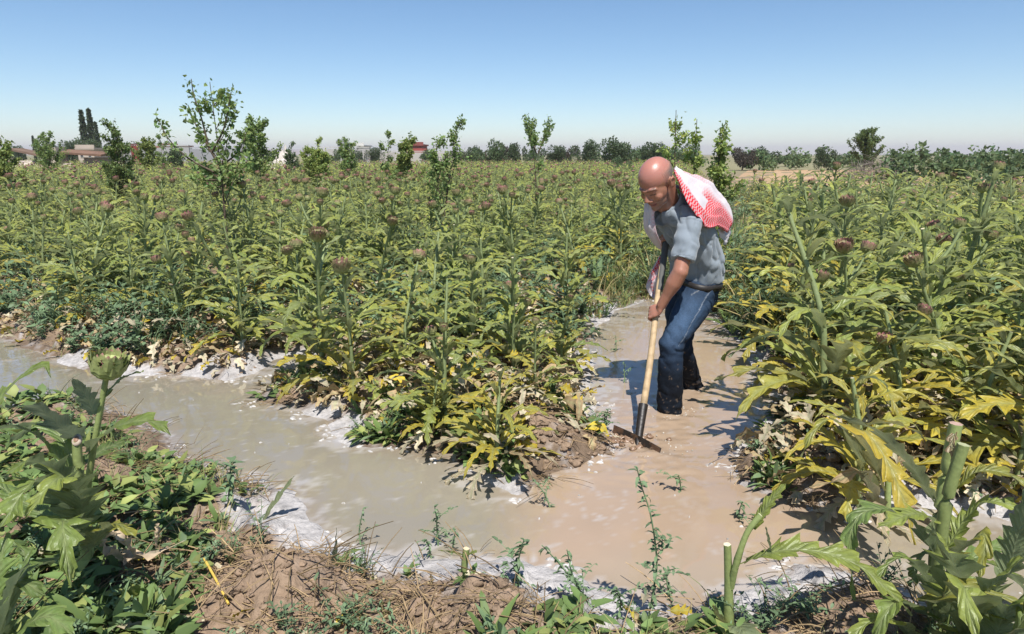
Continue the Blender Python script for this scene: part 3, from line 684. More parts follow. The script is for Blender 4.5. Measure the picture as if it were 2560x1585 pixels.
# froth: little white rafts floating along the edges
fm_ = MB(); n = 26000
Xf = rng.uniform(-4, 4.5, n); Yf = 1.5*np.exp(rng.uniform(0, math.log(4.6), n)); sf = sdw(Xf, Yf); ff = fbm(Xf, Yf, 5, 3, 300)
for x, y, s_, f_ in zip(Xf, Yf, sf, ff):
    if not (-.16 < s_ < .03): 
        if not (s_ < 0 and rng.random() < .012): continue
        r = rng.uniform(.002, .0045)
    else:
        if f_ < .06+abs(s_)*2.4: continue
        r = rng.uniform(.003, .012)
    a = np.arange(7)*2*math.pi/7; rr = r*(1+.45*rng.normal(size=7)); st = rng.uniform(1, 2.2); an = rng.uniform(-.5, .5)
    ox, oy = np.cos(a)*rr*st, np.sin(a)*rr; ox, oy = ox*math.cos(an)-oy*math.sin(an), ox*math.sin(an)+oy*math.cos(an)
    h = rng.uniform(.002, .006)
    V = np.vstack([[(x, y, h+.002)], np.stack([x+ox*.6, y+oy*.6, 0*a+h], 1), np.stack([x+ox, y+oy, 0*a-.002], 1)])
    fm_.add(V, [(1+j, 8+j, 8+(j+1) % 7, 1+(j+1) % 7) for j in range(7)], [(0, 1+j, 1+(j+1) % 7) for j in range(7)], col=np.array((.48, .46, .44))*rng.uniform(.6, 1.1))
for (cx, cy, r0, m) in ((.905, 3.735, .085, 40), (1.165, 4.20, .08, 25), (.66, 3.25, .12, 60)):
    for k in range(m):
        a_ = rng.uniform(0, 6.28); q = r0+abs(rng.normal(0, .035)); x, y = cx+math.cos(a_)*q*1.2, cy+math.sin(a_)*q; r = rng.uniform(.0015, .0042)
        a = np.arange(6)*2*math.pi/6; fm_.add(np.vstack([[(x, y, .006+r*.6)], np.stack([x+np.cos(a)*r*1.4, y+np.sin(a)*r, 0*a+.001], 1)]), None, [(0, 1+j, 1+(j+1) % 6) for j in range(6)], col=np.array((.40, .36, .31))*rng.uniform(.7, 1.2))
M_foam = mat('froth', .5, .3, bump=[(160, .5, .003)])
tag(fm_.build('foam', M_foam), 'white froth floating along the edges of the muddy water', kind='stuff')
print('weeds', time.time()-T0)
# ------------------------------------------------------------------ hand built foreground plants (traced from the photograph, each at its own distance)
rng = np.random.default_rng(21)
def P3(*pts): return [dY(a, b, y) for a, b, y in pts]
def leaf_part(parent, path, W, col, nl=7, depth=.6, roll=0., fold=.3, ripple=.14, pet=.1, label=None, seed=0, sweep=.7, edge=None):
    mb = MB(); r = np.random.default_rng(seed+50)
    leaf(mb, path, W, r, np.asarray(col), nl, depth, 3, roll, fold, ripple, pet, edge, sweep)
    o = mb.build('leaf', M_leaf, parent)
    if label: o['label'] = label
    return o
def root_at(name, p, label, cat, group=None):
    r = empty(name, (0, 0, 0)); tag(r, label, cat, group); return r
def rebase(r, p):
    """move the Empty to the plant's foot while its parts stay where they are"""
    p = Vector([float(a) for a in p]); r.location = p
    for ch in r.children: ch.location = Vector(ch.location)-p
g1 = np.array((.17, .23, .055)); g2 = np.array((.24, .29, .065)); gd = np.array((.12, .175, .05)); ol = np.array((.25, .25, .045)); yl = np.array((.46, .36, .05)); gy = np.array((.22, .26, .14))
stc = np.array((.23, .275, .10))
# A: the budding stalk at the left
Ya = 2.05
r = root_at('artichoke_plant', None, 'foreground artichoke with one large green flower head rising over the grey water', 'artichoke plant')
st = P3((196,1290,Ya+.05),(215,1120,Ya),(235,1000,Ya),(252,905,Ya)); s = MB(); tube(s, st, [.013, .011, .0095, .0085], 10, col=stc, ridge=.06, n=24); s.build('stem', M_stem, r)
h = bpy.data.objects.new('flower_head', flower(.056, .7, 11, .06, 2, 1.4).mesh('flower_head', M_bract, False)); C.objects.link(h); h.parent = r
h.location = Vector(st[-1]); h.rotation_euler = dirmat(st[-1]-st[-2], .4).to_euler(); h.scale = (.74,)*3
leaf_part(r, P3((226,990,Ya),(205,945,Ya-.05),(172,900,Ya-.1)), .032, gy, 4, .25, .5, .25, .08, .02, seed=1)
leaf_part(r, P3((243,955,Ya),(290,905,Ya+.05),(343,884,Ya+.08)), .030, g1, 5, .35, -.5, .3, .12, .05, seed=2)
leaf_part(r, P3((205,1090,Ya),(250,1035,Ya-.05),(320,1005,Ya-.12),(380,1012,Ya-.16),(408,1040,Ya-.18)), .055, g1, 6, .5, .4, .3, .14, .08, seed=3)
leaf_part(r, P3((196,1050,Ya),(150,1020,Ya-.1),(90,975,Ya-.18),(12,968,Ya-.25)), .050, gy*.9, 6, .45, .5, .25, .12, .05, seed=4)
leaf_part(r, P3((200,1110,Ya),(240,1075,Ya+.1),(300,1050,Ya+.2)), .04, gd, 5, .45, .3, .25, .14, .08, seed=5)
rebase(r, st[0])
# A2: the broad leaved cut plant beside it
r = root_at('artichoke_plant', None, 'broad leaved artichoke in the left corner with a thick cut stem showing its brown pith', 'artichoke plant')
st = P3((205,1330,1.92),(196,1200,1.92),(185,1090,1.92),(184,1050,1.92)); s = MB(); tube(s, st, [.018, .015, .0135, .0125], 12, col=stc*1.05, ridge=.05, n=20)
so_ = s.build('stem', M_stem, r); cut = MB(); T_ = norm(st[-1]-st[-2]); tl = norm(T_+np.array((0, -.75, 0)))
Mx = np.array(dirmat(tl)); a = np.arange(14)*2*math.pi/14
for rr, cc, hh in ((.0125, (.42, .34, .26), .006), (.007, (.24, .14, .09), .008)):
    V = np.vstack([[(0, 0, hh)], np.stack([np.cos(a)*rr, np.sin(a)*rr*1.5, 0*a+hh], 1), np.stack([np.cos(a)*rr, np.sin(a)*rr*1.5, 0*a-.004], 1)])
    cut.add(V@Mx.T+st[-1], [(1+j, 15+j, 15+(j+1) % 14, 1+(j+1) % 14) for j in range(14)], [(0, 1+j, 1+(j+1) % 14) for j in range(14)], col=cc)
cut.build('cut_end', M_stem, r)
for k, (pp, W_, c_, nl_, dp, ro) in enumerate([
    (((195,1260,1.9),(150,1190,1.8),(80,1150,1.7),(-20,1290,1.55)), .11, g1, 6, .72, .3),
    (((195,1230,1.9),(140,1130,1.85),(70,1100,1.75),(10,1140,1.65)), .075, g1*.9, 6, .6, .4),
    (((200,1280,1.9),(190,1180,1.78),(140,1140,1.68),(60,1230,1.56)), .10, g2, 6, .70, -.3),
    (((200,1300,1.9),(170,1260,1.75),(150,1250,1.6),(170,1400,1.5)), .10, g1, 5, .68, -.2),
    (((190,1150,1.92),(110,1060,1.9),(40,1020,1.85),(-60,1040,1.8)), .06, gd*1.2, 5, .5, .3),
    (((200,1310,1.9),(120,1340,1.75),(40,1380,1.6),(-40,1480,1.5)), .09, gd*1.3, 6, .65, .2),
    (((205,1320,1.9),(240,1270,1.8),(280,1250,1.75),(330,1290,1.7)), .06, ol, 5, .55, -.3),
    (((200,1290,1.92),(60,1200,2.0),(-60,1120,2.05)), .07, gd*1.2, 5, .5, .1),
    (((195,1180,1.92),(150,1050,2.0),(90,1010,2.05),(20,1060,2.1)), .06, gd*1.3, 5, .5, .2),
    (((-120,1180,1.7),(-30,1000,1.75),(50,900,1.78),(105,872,1.78),(120,900,1.76)), .05, g1, 6, .4, .4)]):
    leaf_part(r, P3(*pp), W_*.8, np.asarray(c_)*1.1, nl_+2, dp, ro, .3, .16, .10, seed=20+k)
rebase(r, st[0])
# A3: leaves hanging into the lower left corner
r = root_at('artichoke_plant', None, 'dark artichoke leaves reaching up in the bottom left corner of the frame', 'artichoke plant')
for k, pp in enumerate([((-20,1600,1.45),(10,1480,1.45),(40,1390,1.42),(110,1420,1.38)), ((-30,1600,1.42),(20,1440,1.4),(60,1330,1.4),(30,1300,1.42)), ((0,1620,1.4),(40,1520,1.38),(110,1470,1.35),(180,1520,1.3)), ((-40,1560,1.5),(-10,1380,1.55),(20,1270,1.6))]):
    leaf_part(r, P3(*pp), .07, gd*(1.0+.2*k), 5, .6, .3, .25, .14, .1, seed=40+k)
s = MB(); tube(s, P3((-30,1700,1.45),(-20,1580,1.45)), [.02, .015], 8, col=stc); s.build('stem', M_stem, r)
rebase(r, P3((-30,1690,1.45))[0])
# B: sprout with one long arching leaf
Yb = 1.76
r = root_at('artichoke_plant', None, 'cut artichoke sprout with one long arching leaf standing over the pale brown water', 'artichoke plant')
st = P3((1737,1560,Yb),(1737,1430,Yb),(1736,1360,Yb),(1734,1298,Yb)); s = MB(); tube(s, st, [.0165, .015, .012, .0105], 10, col=stc*.95, ridge=.07, capcol=(.6, .55, .38), n=20); s.build('stem', M_stem, r)
br = P3((1742,1400,Yb),(1757,1340,Yb-.02),(1782,1270,Yb-.02),(1815,1228,Yb-.02)); s = MB(); tube(s, br, [.012, .010, .009, .009], 8, col=stc, ridge=.06, capcol=(.66, .62, .45), n=16); s.build('branch', M_stem, r)
leaf_part(r, P3((1795,1262,Yb-.02),(1830,1205,Yb-.02),(1876,1150,Yb-.02)), .022, g2, 5, .35, 1.0, .25, .14, .02, seed=60)
leaf_part(r, P3((1765,1345,Yb-.03),(1850,1315,Yb-.08),(1950,1315,Yb-.12),(2040,1345,Yb-.16),(2110,1400,Yb-.2),(2178,1468,Yb-.24)), .048, g2, 9, .5, .35, .35, .2, .04, seed=61)
leaf_part(r, P3((1838,1318,Yb-.07),(1833,1290,Yb-.07),(1826,1255,Yb-.07)), .014, g2*1.05, 3, .3, .2, .2, .1, .05, seed=62)
leaf_part(r, P3((1737,1490,Yb),(1770,1500,Yb-.08),(1800,1560,Yb-.16)), .05, gy, 4, .4, .2, .25, .12, .1, seed=63)
leaf_part(r, P3((1737,1500,Yb),(1715,1470,Yb-.03),(1700,1440,Yb-.05)), .018, yl, 3, .3, .2, .25, .12, .1, seed=64)
rebase(r, st[0])
# C: the big plant in the right corner with two thick cut stems
Yc = 1.80
r = root_at('artichoke_plant', None, 'big artichoke in the right corner with two thick ribbed cut stems', 'artichoke plant')
st = P3((2228,1540,Yc),(2232,1400,Yc),(2255,1210,Yc),(2298,1060,Yc)); s = MB(); tube(s, st, [.019, .018, .0165, .0155], 14, col=stc*.85, ridge=.08, capcol=(.35, .36, .2), n=26); s.build('stem', M_stem, r)
st2 = P3((2225,1540,Yc+.06),(2232,1300,Yc+.07),(2258,1120,Yc+.08),(2280,1010,Yc+.08)); s = MB(); tube(s, st2, [.018, .017, .017, .0175], 14, col=stc*1.15, ridge=.07, capcol=(.42, .28, .22), n=26); s.build('stem', M_stem, r)
pl = [(((2235,1210,Yc),(2180,1120,Yc-.06),(2085,1025,Yc-.12),(1962,985,Yc-.16)), .040, ol*.8, 7, .45, .5),
      (((2235,1330,Yc),(2170,1240,Yc-.05),(2080,1215,Yc-.1),(2030,1270,Yc-.14),(2035,1430,Yc-.16)), .055, gd*1.25, 7, .55, .2),
      (((2240,1250,Yc),(2180,1225,Yc-.1),(2090,1260,Yc-.2)), .05, g2, 4, .45, -.3),
      (((2235,1500,Yc-.05),(2290,1420,Yc-.2),(2270,1330,Yc-.30),(2215,1250,Yc-.33)), .12, g2, 6, .72, .0),
      (((2250,1400,Yc),(2230,1440,Yc-.25),(2300,1400,Yc-.3),(2480,1450,Yc-.36)), .055, ol*.95, 6, .40, .5),
      (((2250,1320,Yc),(2310,1230,Yc+.0),(2370,1195,Yc-.04),(2460,1225,Yc-.08)), .055, g2*1.05, 6, .55, .3),
      (((2250,1420,Yc-.05),(2380,1400,Yc-.1),(2425,1280,Yc-.14),(2460,1150,Yc-.18)), .06, g1, 7, .45, -.4),
      (((2268,1175,Yc),(2330,1125,Yc-.02),(2400,1130,Yc-.05),(2490,1180,Yc-.1)), .045, ol*.9, 6, .45, .2),
      (((2240,1560,Yc-.1),(2330,1480,Yc-.3),(2300,1400,Yc-.4),(2330,1540,Yc-.5)), .10, g2, 5, .7, .1),
      (((2230,1480,Yc),(2160,1440,Yc-.2),(2120,1450,Yc-.28),(2070,1560,Yc-.32)), .07, g1, 5, .6, .1),
      (((2240,1350,Yc),(2300,1300,Yc-.15),(2350,1280,Yc-.2),(2330,1400,Yc-.26)), .05, ol, 5, .6, .3),
      (((2260,1560,Yc-.2),(2400,1520,Yc-.4),(2480,1440,Yc-.42),(2560,1500,Yc-.5)), .10, g1*.9, 6, .65, .2),
      (((2235,1300,Yc+.05),(2200,1330,Yc+.08),(2170,1400,Yc+.08)), .06, gd*1.2, 5, .5, .2),
      (((2240,1440,Yc+.04),(2300,1420,Yc+.14),(2380,1500,Yc+.18)), .07, gd*1.3, 5, .55, .2),
      (((2300,1560,Yc-.2),(2340,1440,Yc-.3),(2400,1360,Yc-.36),(2470,1330,Yc-.4)), .075, g2, 6, .6, .2),
      (((2350,1580,Yc-.25),(2390,1480,Yc-.36),(2440,1430,Yc-.40),(2520,1470,Yc-.42)), .08, g1, 6, .6, -.3),
      (((2200,1560,Yc-.1),(2150,1490,Yc-.2),(2080,1480,Yc-.26),(2010,1540,Yc-.3)), .06, g2, 6, .55, .2),
      (((2240,1470,Yc+.05),(2300,1350,Yc+.12),(2380,1300,Yc+.18),(2480,1330,Yc+.2)), .06, gd*1.3, 6, .55, .2),
      (((2245,1380,Yc+.05),(2330,1340,Yc+.1),(2420,1380,Yc+.14),(2480,1480,Yc+.16)), .06, g1, 6, .55, -.2),
      (((2240,1440,Yc-.05),(2190,1350,Yc-.12),(2140,1330,Yc-.16),(2080,1390,Yc-.2)), .05, g1, 6, .55, .3),
      (((2282,1020,Yc+.08),(2270,1060,Yc+.04),(2280,1110,Yc+.02),(2268,1160,Yc+.0)), .022, DRY*.7, 3, .4, 1.2)]
for k, (pp, W_, c_, nl_, dp, ro) in enumerate(pl): leaf_part(r, P3(*pp), W_*.82, np.asarray(c_)*1.12, nl_+2, dp, ro, .35, .16, .08, seed=80+k, edge=np.asarray(c_)*.6+YEL*.4 if k in (0, 4, 7) else None)
rebase(r, st[0])
# C2: the hanging yellow leaf behind it belongs to a short yellow plant
r = root_at('artichoke_plant', None, 'short yellow artichoke whose big lobed leaf hangs in front of the right shore', 'artichoke plant')
b = P3((2120,1210,2.42))[0]; b[2] = gh(b[0], b[1])
s = MB(); tube(s, [b, b+np.array((-.02, -.03, .20)), b+np.array((-.03, -.02, .36))], [.016, .013, .012], 8, col=stc*1.1, capcol=(.6, .52, .36)); s.build('stem', M_stem, r)
leaf_part(r, [b+np.array((-.03, -.02, .30)), *P3((2060,1030,2.3),(2110,1090,2.2),(2150,1180,2.12),(2185,1300,2.05))], .085, yl, 7, .72, .1, .2, .12, .15, seed=101)
leaf_part(r, [b+np.array((-.02, 0, .15)), *P3((2060,1130,2.35),(1990,1150,2.3),(1930,1160,2.25))], .05, DRY, 5, .6, .2, .3, .2, .1, seed=102)
leaf_part(r, [b+np.array((-.02, 0, .25)), *P3((2000,1010,2.4),(1940,1030,2.36),(1910,1090,2.33))], .05, ol*1.3, 6, .5, .2, .3, .15, .1, seed=103)
rebase(r, b)
# D: the stub on the mound in the middle
r = root_at('artichoke_stub', None, 'short cut artichoke stub with two small leaves on a soil mound at the bottom', 'plant stub')
b = dz(1105, 1425, .08); st = [b-np.array((0, 0, .03)), *P3((1106,1370,float(b[1])),(1112,1308,float(b[1])))]; s = MB()
tube(s, st, [.013, .010, .010], 8, col=stc*.95, capcol=(.65, .5, .32), ridge=.06); s.build('stem', M_stem, r)
yb = float(b[1])
leaf_part(r, P3((1110,1325,yb),(1080,1318,yb-.02),(1045,1312,yb-.05)), .014, g2, 3, .3, .3, .2, .1, .1, seed=110)
leaf_part(r, P3((1112,1325,yb),(1125,1318,yb-.01),(1138,1316,yb-.02)), .012, g2, 2, .3, .3, .2, .1, .1, seed=111)
rebase(r, b)
# F: single pale leaves standing on the near shore
for k, (pp, W_, lab) in enumerate([(((612,1270,2.5),(650,1205,2.5),(702,1135,2.5)), .026, 'grey green artichoke shoot standing upright on the white crust of the near shore'),
                                   (((797,1350,2.15),(800,1310,2.13),(803,1258,2.12)), .018, 'small upright artichoke shoot beside the brown clods of the near shore'),
                                   (((960,1545,1.75),(975,1470,1.8),(1010,1420,1.85)), .022, 'curved pale artichoke shoot at the bottom left of the cut stub'),
                                   (((1170,1480,1.85),(1155,1430,1.85),(1145,1375,1.85)), .018, 'thin grey artichoke shoot just right of the cut stub')]):
    r = root_at('artichoke_shoot', None, lab, 'artichoke shoot', 'young artichoke shoots on the near shore')
    p = P3(*pp); leaf_part(r, p, W_, gy*1.05, 4, .3, .8, .2, .1, .03, seed=120+k)
    for j in range(3):
        a = rng.uniform(0, 6.28); leaf_part(r, arch(p[0], a, R(40), .12, R(70)), .016, g1, 4, .4, .2, .3, .1, .05, seed=130+4*k+j)
    rebase(r, p[0])
# tall weeds standing in the water and on the near shore
def stalk(base, pts, lsize, n, label, seed, bushy=1, group='weeds standing at the near shore'):
    r = root_at('weed', None, label, 'weed', group); rg = np.random.default_rng(seed)
    s = MB(); fo = MB()
    p = resample([base]+list(pts), 30); tube(s, p, [.0035, .0028, .0015], 5, col=WB*1.5, n=20)
    for k in range(bushy):
        i = int(rg.integers(3, 20)); q = arch(p[i], rg.uniform(0, 6.28), R(rg.uniform(20, 70)), rg.uniform(.05, .12), R(50)); tube(s, q, [.0018, .001], 4, col=WB*1.5, n=8, cap=False)
        for j in range(5, 16, 2):
            a = rg.uniform(0, 6.28); smallleaf(fo, q[j], (math.cos(a), math.sin(a), rg.uniform(-.2, .7)), lsize*rg.uniform(.6, 1.1), lsize*rg.uniform(.13, .22), WB*rg.uniform(.8, 1.35), .5)
    for k in range(n):
        i = int(2+27*(k+rg.random())/n); a = rg.uniform(0, 6.28)
        smallleaf(fo, p[min(i, 29)], (math.cos(a), math.sin(a), rg.uniform(-.5, .6)), lsize*rg.uniform(.6, 1.2), lsize*rg.uniform(.14, .24), WB*rg.uniform(.8, 1.4), rg.uniform(.2, 1.4))
    s.build('stem', M_stem, r); fo.build('foliage', M_weed, r); rebase(r, base)
def foot(dx, dy): 
    p = dz(dx, dy, .02); p[2] = max(gh(p[0], p[1]), -.02); return p
WEEDS = [((1545,1475), ((1560,1400),(1566,1330),(1552,1230),(1530,1160),(1518,1112)), .030, 60, 6, 'tallest thin weed with drooping tip rising from the water near the bottom'),
 ((1240,1420), ((1232,1370),(1240,1320),(1250,1285)), .030, 34, 5, 'grey green weed on the white crust right of the cut stub'),
 ((1400,1440), ((1370,1390),(1330,1340),(1292,1300)), .024, 34, 3, 'leaning weed with a bare stem pointing left over the shore'),
 ((1420,1460), ((1390,1420),(1365,1370),(1352,1310)), .026, 36, 4, 'upright weed beside the leaning one on the near shore'),
 ((1045,1290), ((1042,1260),(1040,1230),(1036,1205)), .022, 34, 4, 'small bushy weed standing in the grey water'),
 ((1030,1320), ((1022,1300),(1016,1285)), .020, 18, 2, 'tiny weed at the water\'s edge below the bushy one'),
 ((1075,1310), ((1082,1290),(1086,1266)), .020, 16, 1, 'tiny blue green sprig in the water left of the stub'),
 ((860,1290), ((857,1265),(866,1215)), .018, 14, 2, 'lone sprig in the grey water near the left crust'),
 ((1315,1200), ((1300,1180),(1270,1140)), .022, 20, 2, 'sprig drifting where grey and brown water meet'),
 ((1470,1475), ((1480,1440),(1470,1400)), .026, 26, 4, 'weed clump at the bottom left of the tallest weed'),
 ((1600,1410), ((1590,1370),(1612,1355)), .022, 26, 4, 'weed branch leaning out right of the tallest weed'),
 ((1625,1160), ((1622,1150),(1618,1132)), .028, 14, 2, 'half drowned green tuft in the brown water below the hoe'),
 ((1760,1225), ((1765,1212),(1772,1196)), .030, 14, 2, 'half drowned green tuft in front of the right shore'),
 ((545,1240), ((545,1190),(548,1140),(552,1100)), .045, 30, 3, 'dark spiky weed on the near bank left of the white crust'),
 ((470,1150), ((462,1130),(455,1110)), .03, 18, 3, 'weed leaning into the water at the left near shore'),
 ((1490,905), ((1489,880),(1488,860)), .022, 12, 2, 'dark sprig standing in the channel left of the man'),
 ((1470,830), ((1469,815),(1468,800)), .026, 16, 3, 'dark bushy sprig in the channel behind the man'),
 ((1440,1020), ((1446,1000),(1450,975)), .032, 30, 5, 'green weed tuft at the left shore beside the hoe blade'),
 ((1800,1095), ((1805,1075),(1812,1050)), .032, 30, 5, 'green weed tuft on the corner of the right shore'),
 ((1810,890), ((1808,870),(1800,850)), .032, 30, 5, 'green weed tuft at the right shore level with the man'),
 ((1180,1430), ((1190,1400),(1200,1370)), .024, 24, 3, 'weed with a curled tip between the stub and the crust')]
for k, (b, pts, ls, nn, bu, lab) in enumerate(WEEDS):
    bb = foot(*b); stalk(bb, [dY(a, c, float(bb[1])-.03*j) for j, (a, c) in enumerate(pts)], ls, nn, lab, 500+k, bu)
# dry curled leaf and yellow stick on the near bank
r = root_at('dry_leaf', None, 'big curled pale dry leaf lying on the near bank at the left', 'dry leaf')
b = dz(300, 1350, .1)
for k, (pp, W_) in enumerate([(((440,1290,2.02),(350,1330,1.98),(280,1330,1.95),(235,1290,1.95)), .06), (((330,1340,1.97),(290,1290,1.95),(255,1275,1.95)), .04), (((370,1320,1.98),(380,1270,1.98),(370,1250,1.98)), .03)]):
    mb = MB(); leaf(mb, P3(*pp), W_, np.random.default_rng(5+k), np.array((.50, .40, .29)), 4, .55, 3, .6, .7, .35, .2); mb.build('blade', M_dry, r)
rebase(r, b)
r = MB(); e0, e1 = dY(487, 1332, 1.98), dY(545, 1440, 1.80); tube(r, [e0, (e0+e1)/2+np.array((0, 0, .004)), e1], [.0045, .004], 6, col=(.55, .38, .08))
tag(r.build('stick', M_stem), 'thin yellow straw stick poking out of the near bank', 'stick')
print('foreground', time.time()-T0)
# ------------------------------------------------------------------ the man with the hoe
from mathutils.bvhtree import BVHTree
A_ = lambda *p: np.array(p, float)
fw = A_(-.8, -.6, 0); lf = A_(.6, -.8, 0); up_ = A_(0, 0, 1)
def ell(mb, cs, a, b, lat, n=28, m=30, col=(1, 1, 1), tang=None, sq=1.0):
    """elliptical loft; a = half width along lat, b = half depth"""
    c = resample(cs, m); s = np.linspace(0, 1, m); sk = np.linspace(0, 1, len(a)); aa = np.interp(s, sk, a); bb = np.interp(s, sk, b)
    T = norm(np.gradient(c, axis=0)); L = np.asarray(lat, float); L = norm(L-T*(T@L)[:, None]); Fd = np.cross(T, L)
    th = np.arange(n)*2*math.pi/n; ct = np.sign(np.cos(th))*np.abs(np.cos(th))**sq; st = np.sign(np.sin(th))*np.abs(np.sin(th))**sq
    v = c[:, None]+L[:, None]*(aa[:, None]*ct)[..., None]+Fd[:, None]*(bb[:, None]*st)[..., None]
    f = grid_faces(m, n, True)
    mb.add(v.reshape(-1, 3), f, col=col)
    for e, fl in ((0, True), (m-1, False)):
        mb.add(np.vstack([c[e][None], v[e]]), None, [(0, 1+(j+1) % n, 1+j) if fl else (0, 1+j, 1+(j+1) % n) for j in range(n)], col=col)
def ball(mb, c, r, col=(1, 1, 1), M=None, n=16):
    th = np.linspace(0.02, math.pi-.02, n); a = np.arange(n*2)*math.pi/n
    d = np.stack([np.outer(np.sin(th), np.cos(a)), np.outer(np.sin(th), np.sin(a)), np.outer(np.cos(th), np.ones_like(a))], -1).reshape(-1, 3)*np.asarray(r)
    if M is not None: d = d@np.asarray(M).T
    v = d+np.asarray(c); mb.add(v, grid_faces(n, n*2, True)[:, ::-1], col=col)
    k = n*2; mb.add(v[:k], None, [(0, j, j+1) for j in range(1, k-1)], col=col); mb.add(v[-k:], None, [(0, j+1, j) for j in range(1, k-1)], col=col)
def limb(mb, pts, rad, ns=18, flat=1.0, up=(0, 0, 1), n=30): tube(mb, pts, rad, ns, n=n, flat=flat, up=up)
def remesh(mb, vox, smooth_it=4, fac=.5):
    me = mb.mesh('tmp', M_dry); o = bpy.data.objects.new('tmp', me); C.objects.link(o)
    md = o.modifiers.new('r', 'REMESH'); md.mode = 'VOXEL'; md.voxel_size = vox; md.use_smooth_shade = True
    ms = o.modifiers.new('s', 'SMOOTH'); ms.factor = fac; ms.iterations = smooth_it
    dg = bpy.context.evaluated_depsgraph_get(); ev = o.evaluated_get(dg); m2 = bpy.data.meshes.new_from_object(ev)
    bpy.data.objects.remove(o); bpy.data.meshes.remove(me); return m2
def getv(me):
    a = np.zeros(len(me.vertices)*3, np.float32); me.vertices.foreach_get('co', a); nn = np.zeros_like(a); me.vertices.foreach_get('normal', nn)
    return a.reshape(-1, 3).astype(float), nn.reshape(-1, 3).astype(float)
def finish(me, name, v, c, m, parent):
    me.vertices.foreach_set('co', v.astype(np.float32).ravel()); me.materials.clear(); me.materials.append(m)
    for a in list(me.color_attributes): me.color_attributes.remove(a)
    at = me.color_attributes.new('Col', 'FLOAT_COLOR', 'POINT'); at.data.foreach_set('color', np.concatenate([np.clip(c, .004, 1), np.ones((len(c), 1))], 1).astype(np.float32).ravel())
    me.polygons.foreach_set('use_smooth', np.ones(len(me.polygons), bool)); me.update(); me.name = name
    o = bpy.data.objects.new(name, me); C.objects.link(o); o.parent = parent; return o
def n3(v, sc, seed=0, oct=3): return (fbm(v[:, 0]+.37*v[:, 2], v[:, 1]-.61*v[:, 2], sc, oct, seed)+fbm(v[:, 2]+.3*v[:, 0], v[:, 0]-.5*v[:, 1], sc, oct, seed+7))*.7
# joints
P0, P1, P2, P3_, P4, P5 = A_(1.075,4.06,.60), A_(1.115,4.075,.715), A_(1.105,4.045,.82), A_(1.035,3.985,.98), A_(.955,3.92,1.10), A_(.885,3.87,1.175)
LS, LE, LW = A_(.975,3.735,1.105), A_(.905,3.63,.835), A_(.822,3.685,.632)
RS, RE, RW = A_(.835,4.02,1.10), A_(.945,4.17,.93), A_(.945,4.07,.96)
LH, LK, LA = A_(1.125,3.985,.66), A_(.900,3.715,.405), A_(.915,3.735,-.06)
RH, RK, RA = A_(1.05,4.15,.66), A_(1.015,3.98,.33), A_(1.185,4.22,-.06)
HB = A_(.653,3.29,.0); HD = A_(.232,.66,.867)
grip = HB+HD*.667; rgrip = HB+HD*1.12; HDn = norm(HD)
Hc = A_(.775,3.735,1.304); hs = 1.06
fa = norm(A_(-.74,-.67,0)); pt = R(39); HF = norm(fa*math.cos(pt)-up_*math.sin(pt)); HL = norm(np.cross(up_, fa)); HU = np.cross(HF, HL)
HM_ = np.stack([HF, HL, HU], 1)*hs
def hl_(x, y, z): return Hc+HM_@A_(x, y, z)
b = MB()
# head
ball(b, hl_(-.012,0,.035), (.100,.079,.088), M=HM_); ball(b, hl_(.030,0,-.015), (.068,.066,.085), M=HM_); ball(b, hl_(.030,0,-.070), (.058,.054,.048), M=HM_)
ball(b, hl_(.072,0,-.100), (.024,.026,.020), M=HM_); ball(b, hl_(.066,.040,-.030), (.024,.022,.026), M=HM_); ball(b, hl_(.066,-.040,-.030), (.024,.022,.026), M=HM_)
limb(b, [hl_(.070,-.052,.018), hl_(.091,-.026,.024), hl_(.095,0,.018), hl_(.091,.026,.024), hl_(.070,.052,.018)], [.006,.007,.007,.007,.006], 10)
limb(b, [hl_(.090,0,.020), hl_(.104,0,-.010), hl_(.119,0,-.034)], [.009,.011,.0155], 12); ball(b, hl_(.100,.014,-.038), (.012,.011,.010), M=HM_); ball(b, hl_(.100,-.014,-.038), (.012,.011,.010), M=HM_)
limb(b, [hl_(.074,-.027,-.066), hl_(.092,-.010,-.061), hl_(.094,0,-.063), hl_(.092,.010,-.061), hl_(.074,.027,-.066)], [.005,.009,.009,.009,.005], 8)
limb(b, [hl_(.074,-.025,-.070), hl_(.089,0,-.076), hl_(.074,.025,-.070)], [.005,.010,.005], 8)
for s_ in (1, -1):
    ball(b, hl_(.077,s_*.031,.001), (.0125,.0150,.0115), M=HM_)
    em = HM_@np.array(Matrix.Rotation(s_*-.35, 3, 'Z'))@np.array(Matrix.Rotation(-.15, 3, 'Y'))
    ball(b, hl_(-.014,s_*.083,-.008), (.021,.006,.032), M=em); limb(b, [hl_(.004,s_*.078,-.030), hl_(.002,s_*.087,-.006), hl_(-.006,s_*.092,.018), hl_(-.024,s_*.095,.016), hl_(-.032,s_*.092,-.004), hl_(-.020,s_*.084,-.032)], [.005,.0045,.005,.005,.005,.006], 8)
# neck, trunk
limb(b, [P4+A_(.01,.01,-.03), P5+A_(.0,.0,.0), hl_(-.040,0,-.02)], [.066,.064,.066]); limb(b, [P5+fw*.03, hl_(.0,0,-.05)], [.055,.055])
ell(b, [P0, P1, P2, P3_, P4, P5], [.13,.135,.12,.11,.09,.066], [.09,.09,.085,.075,.06,.058], lf)
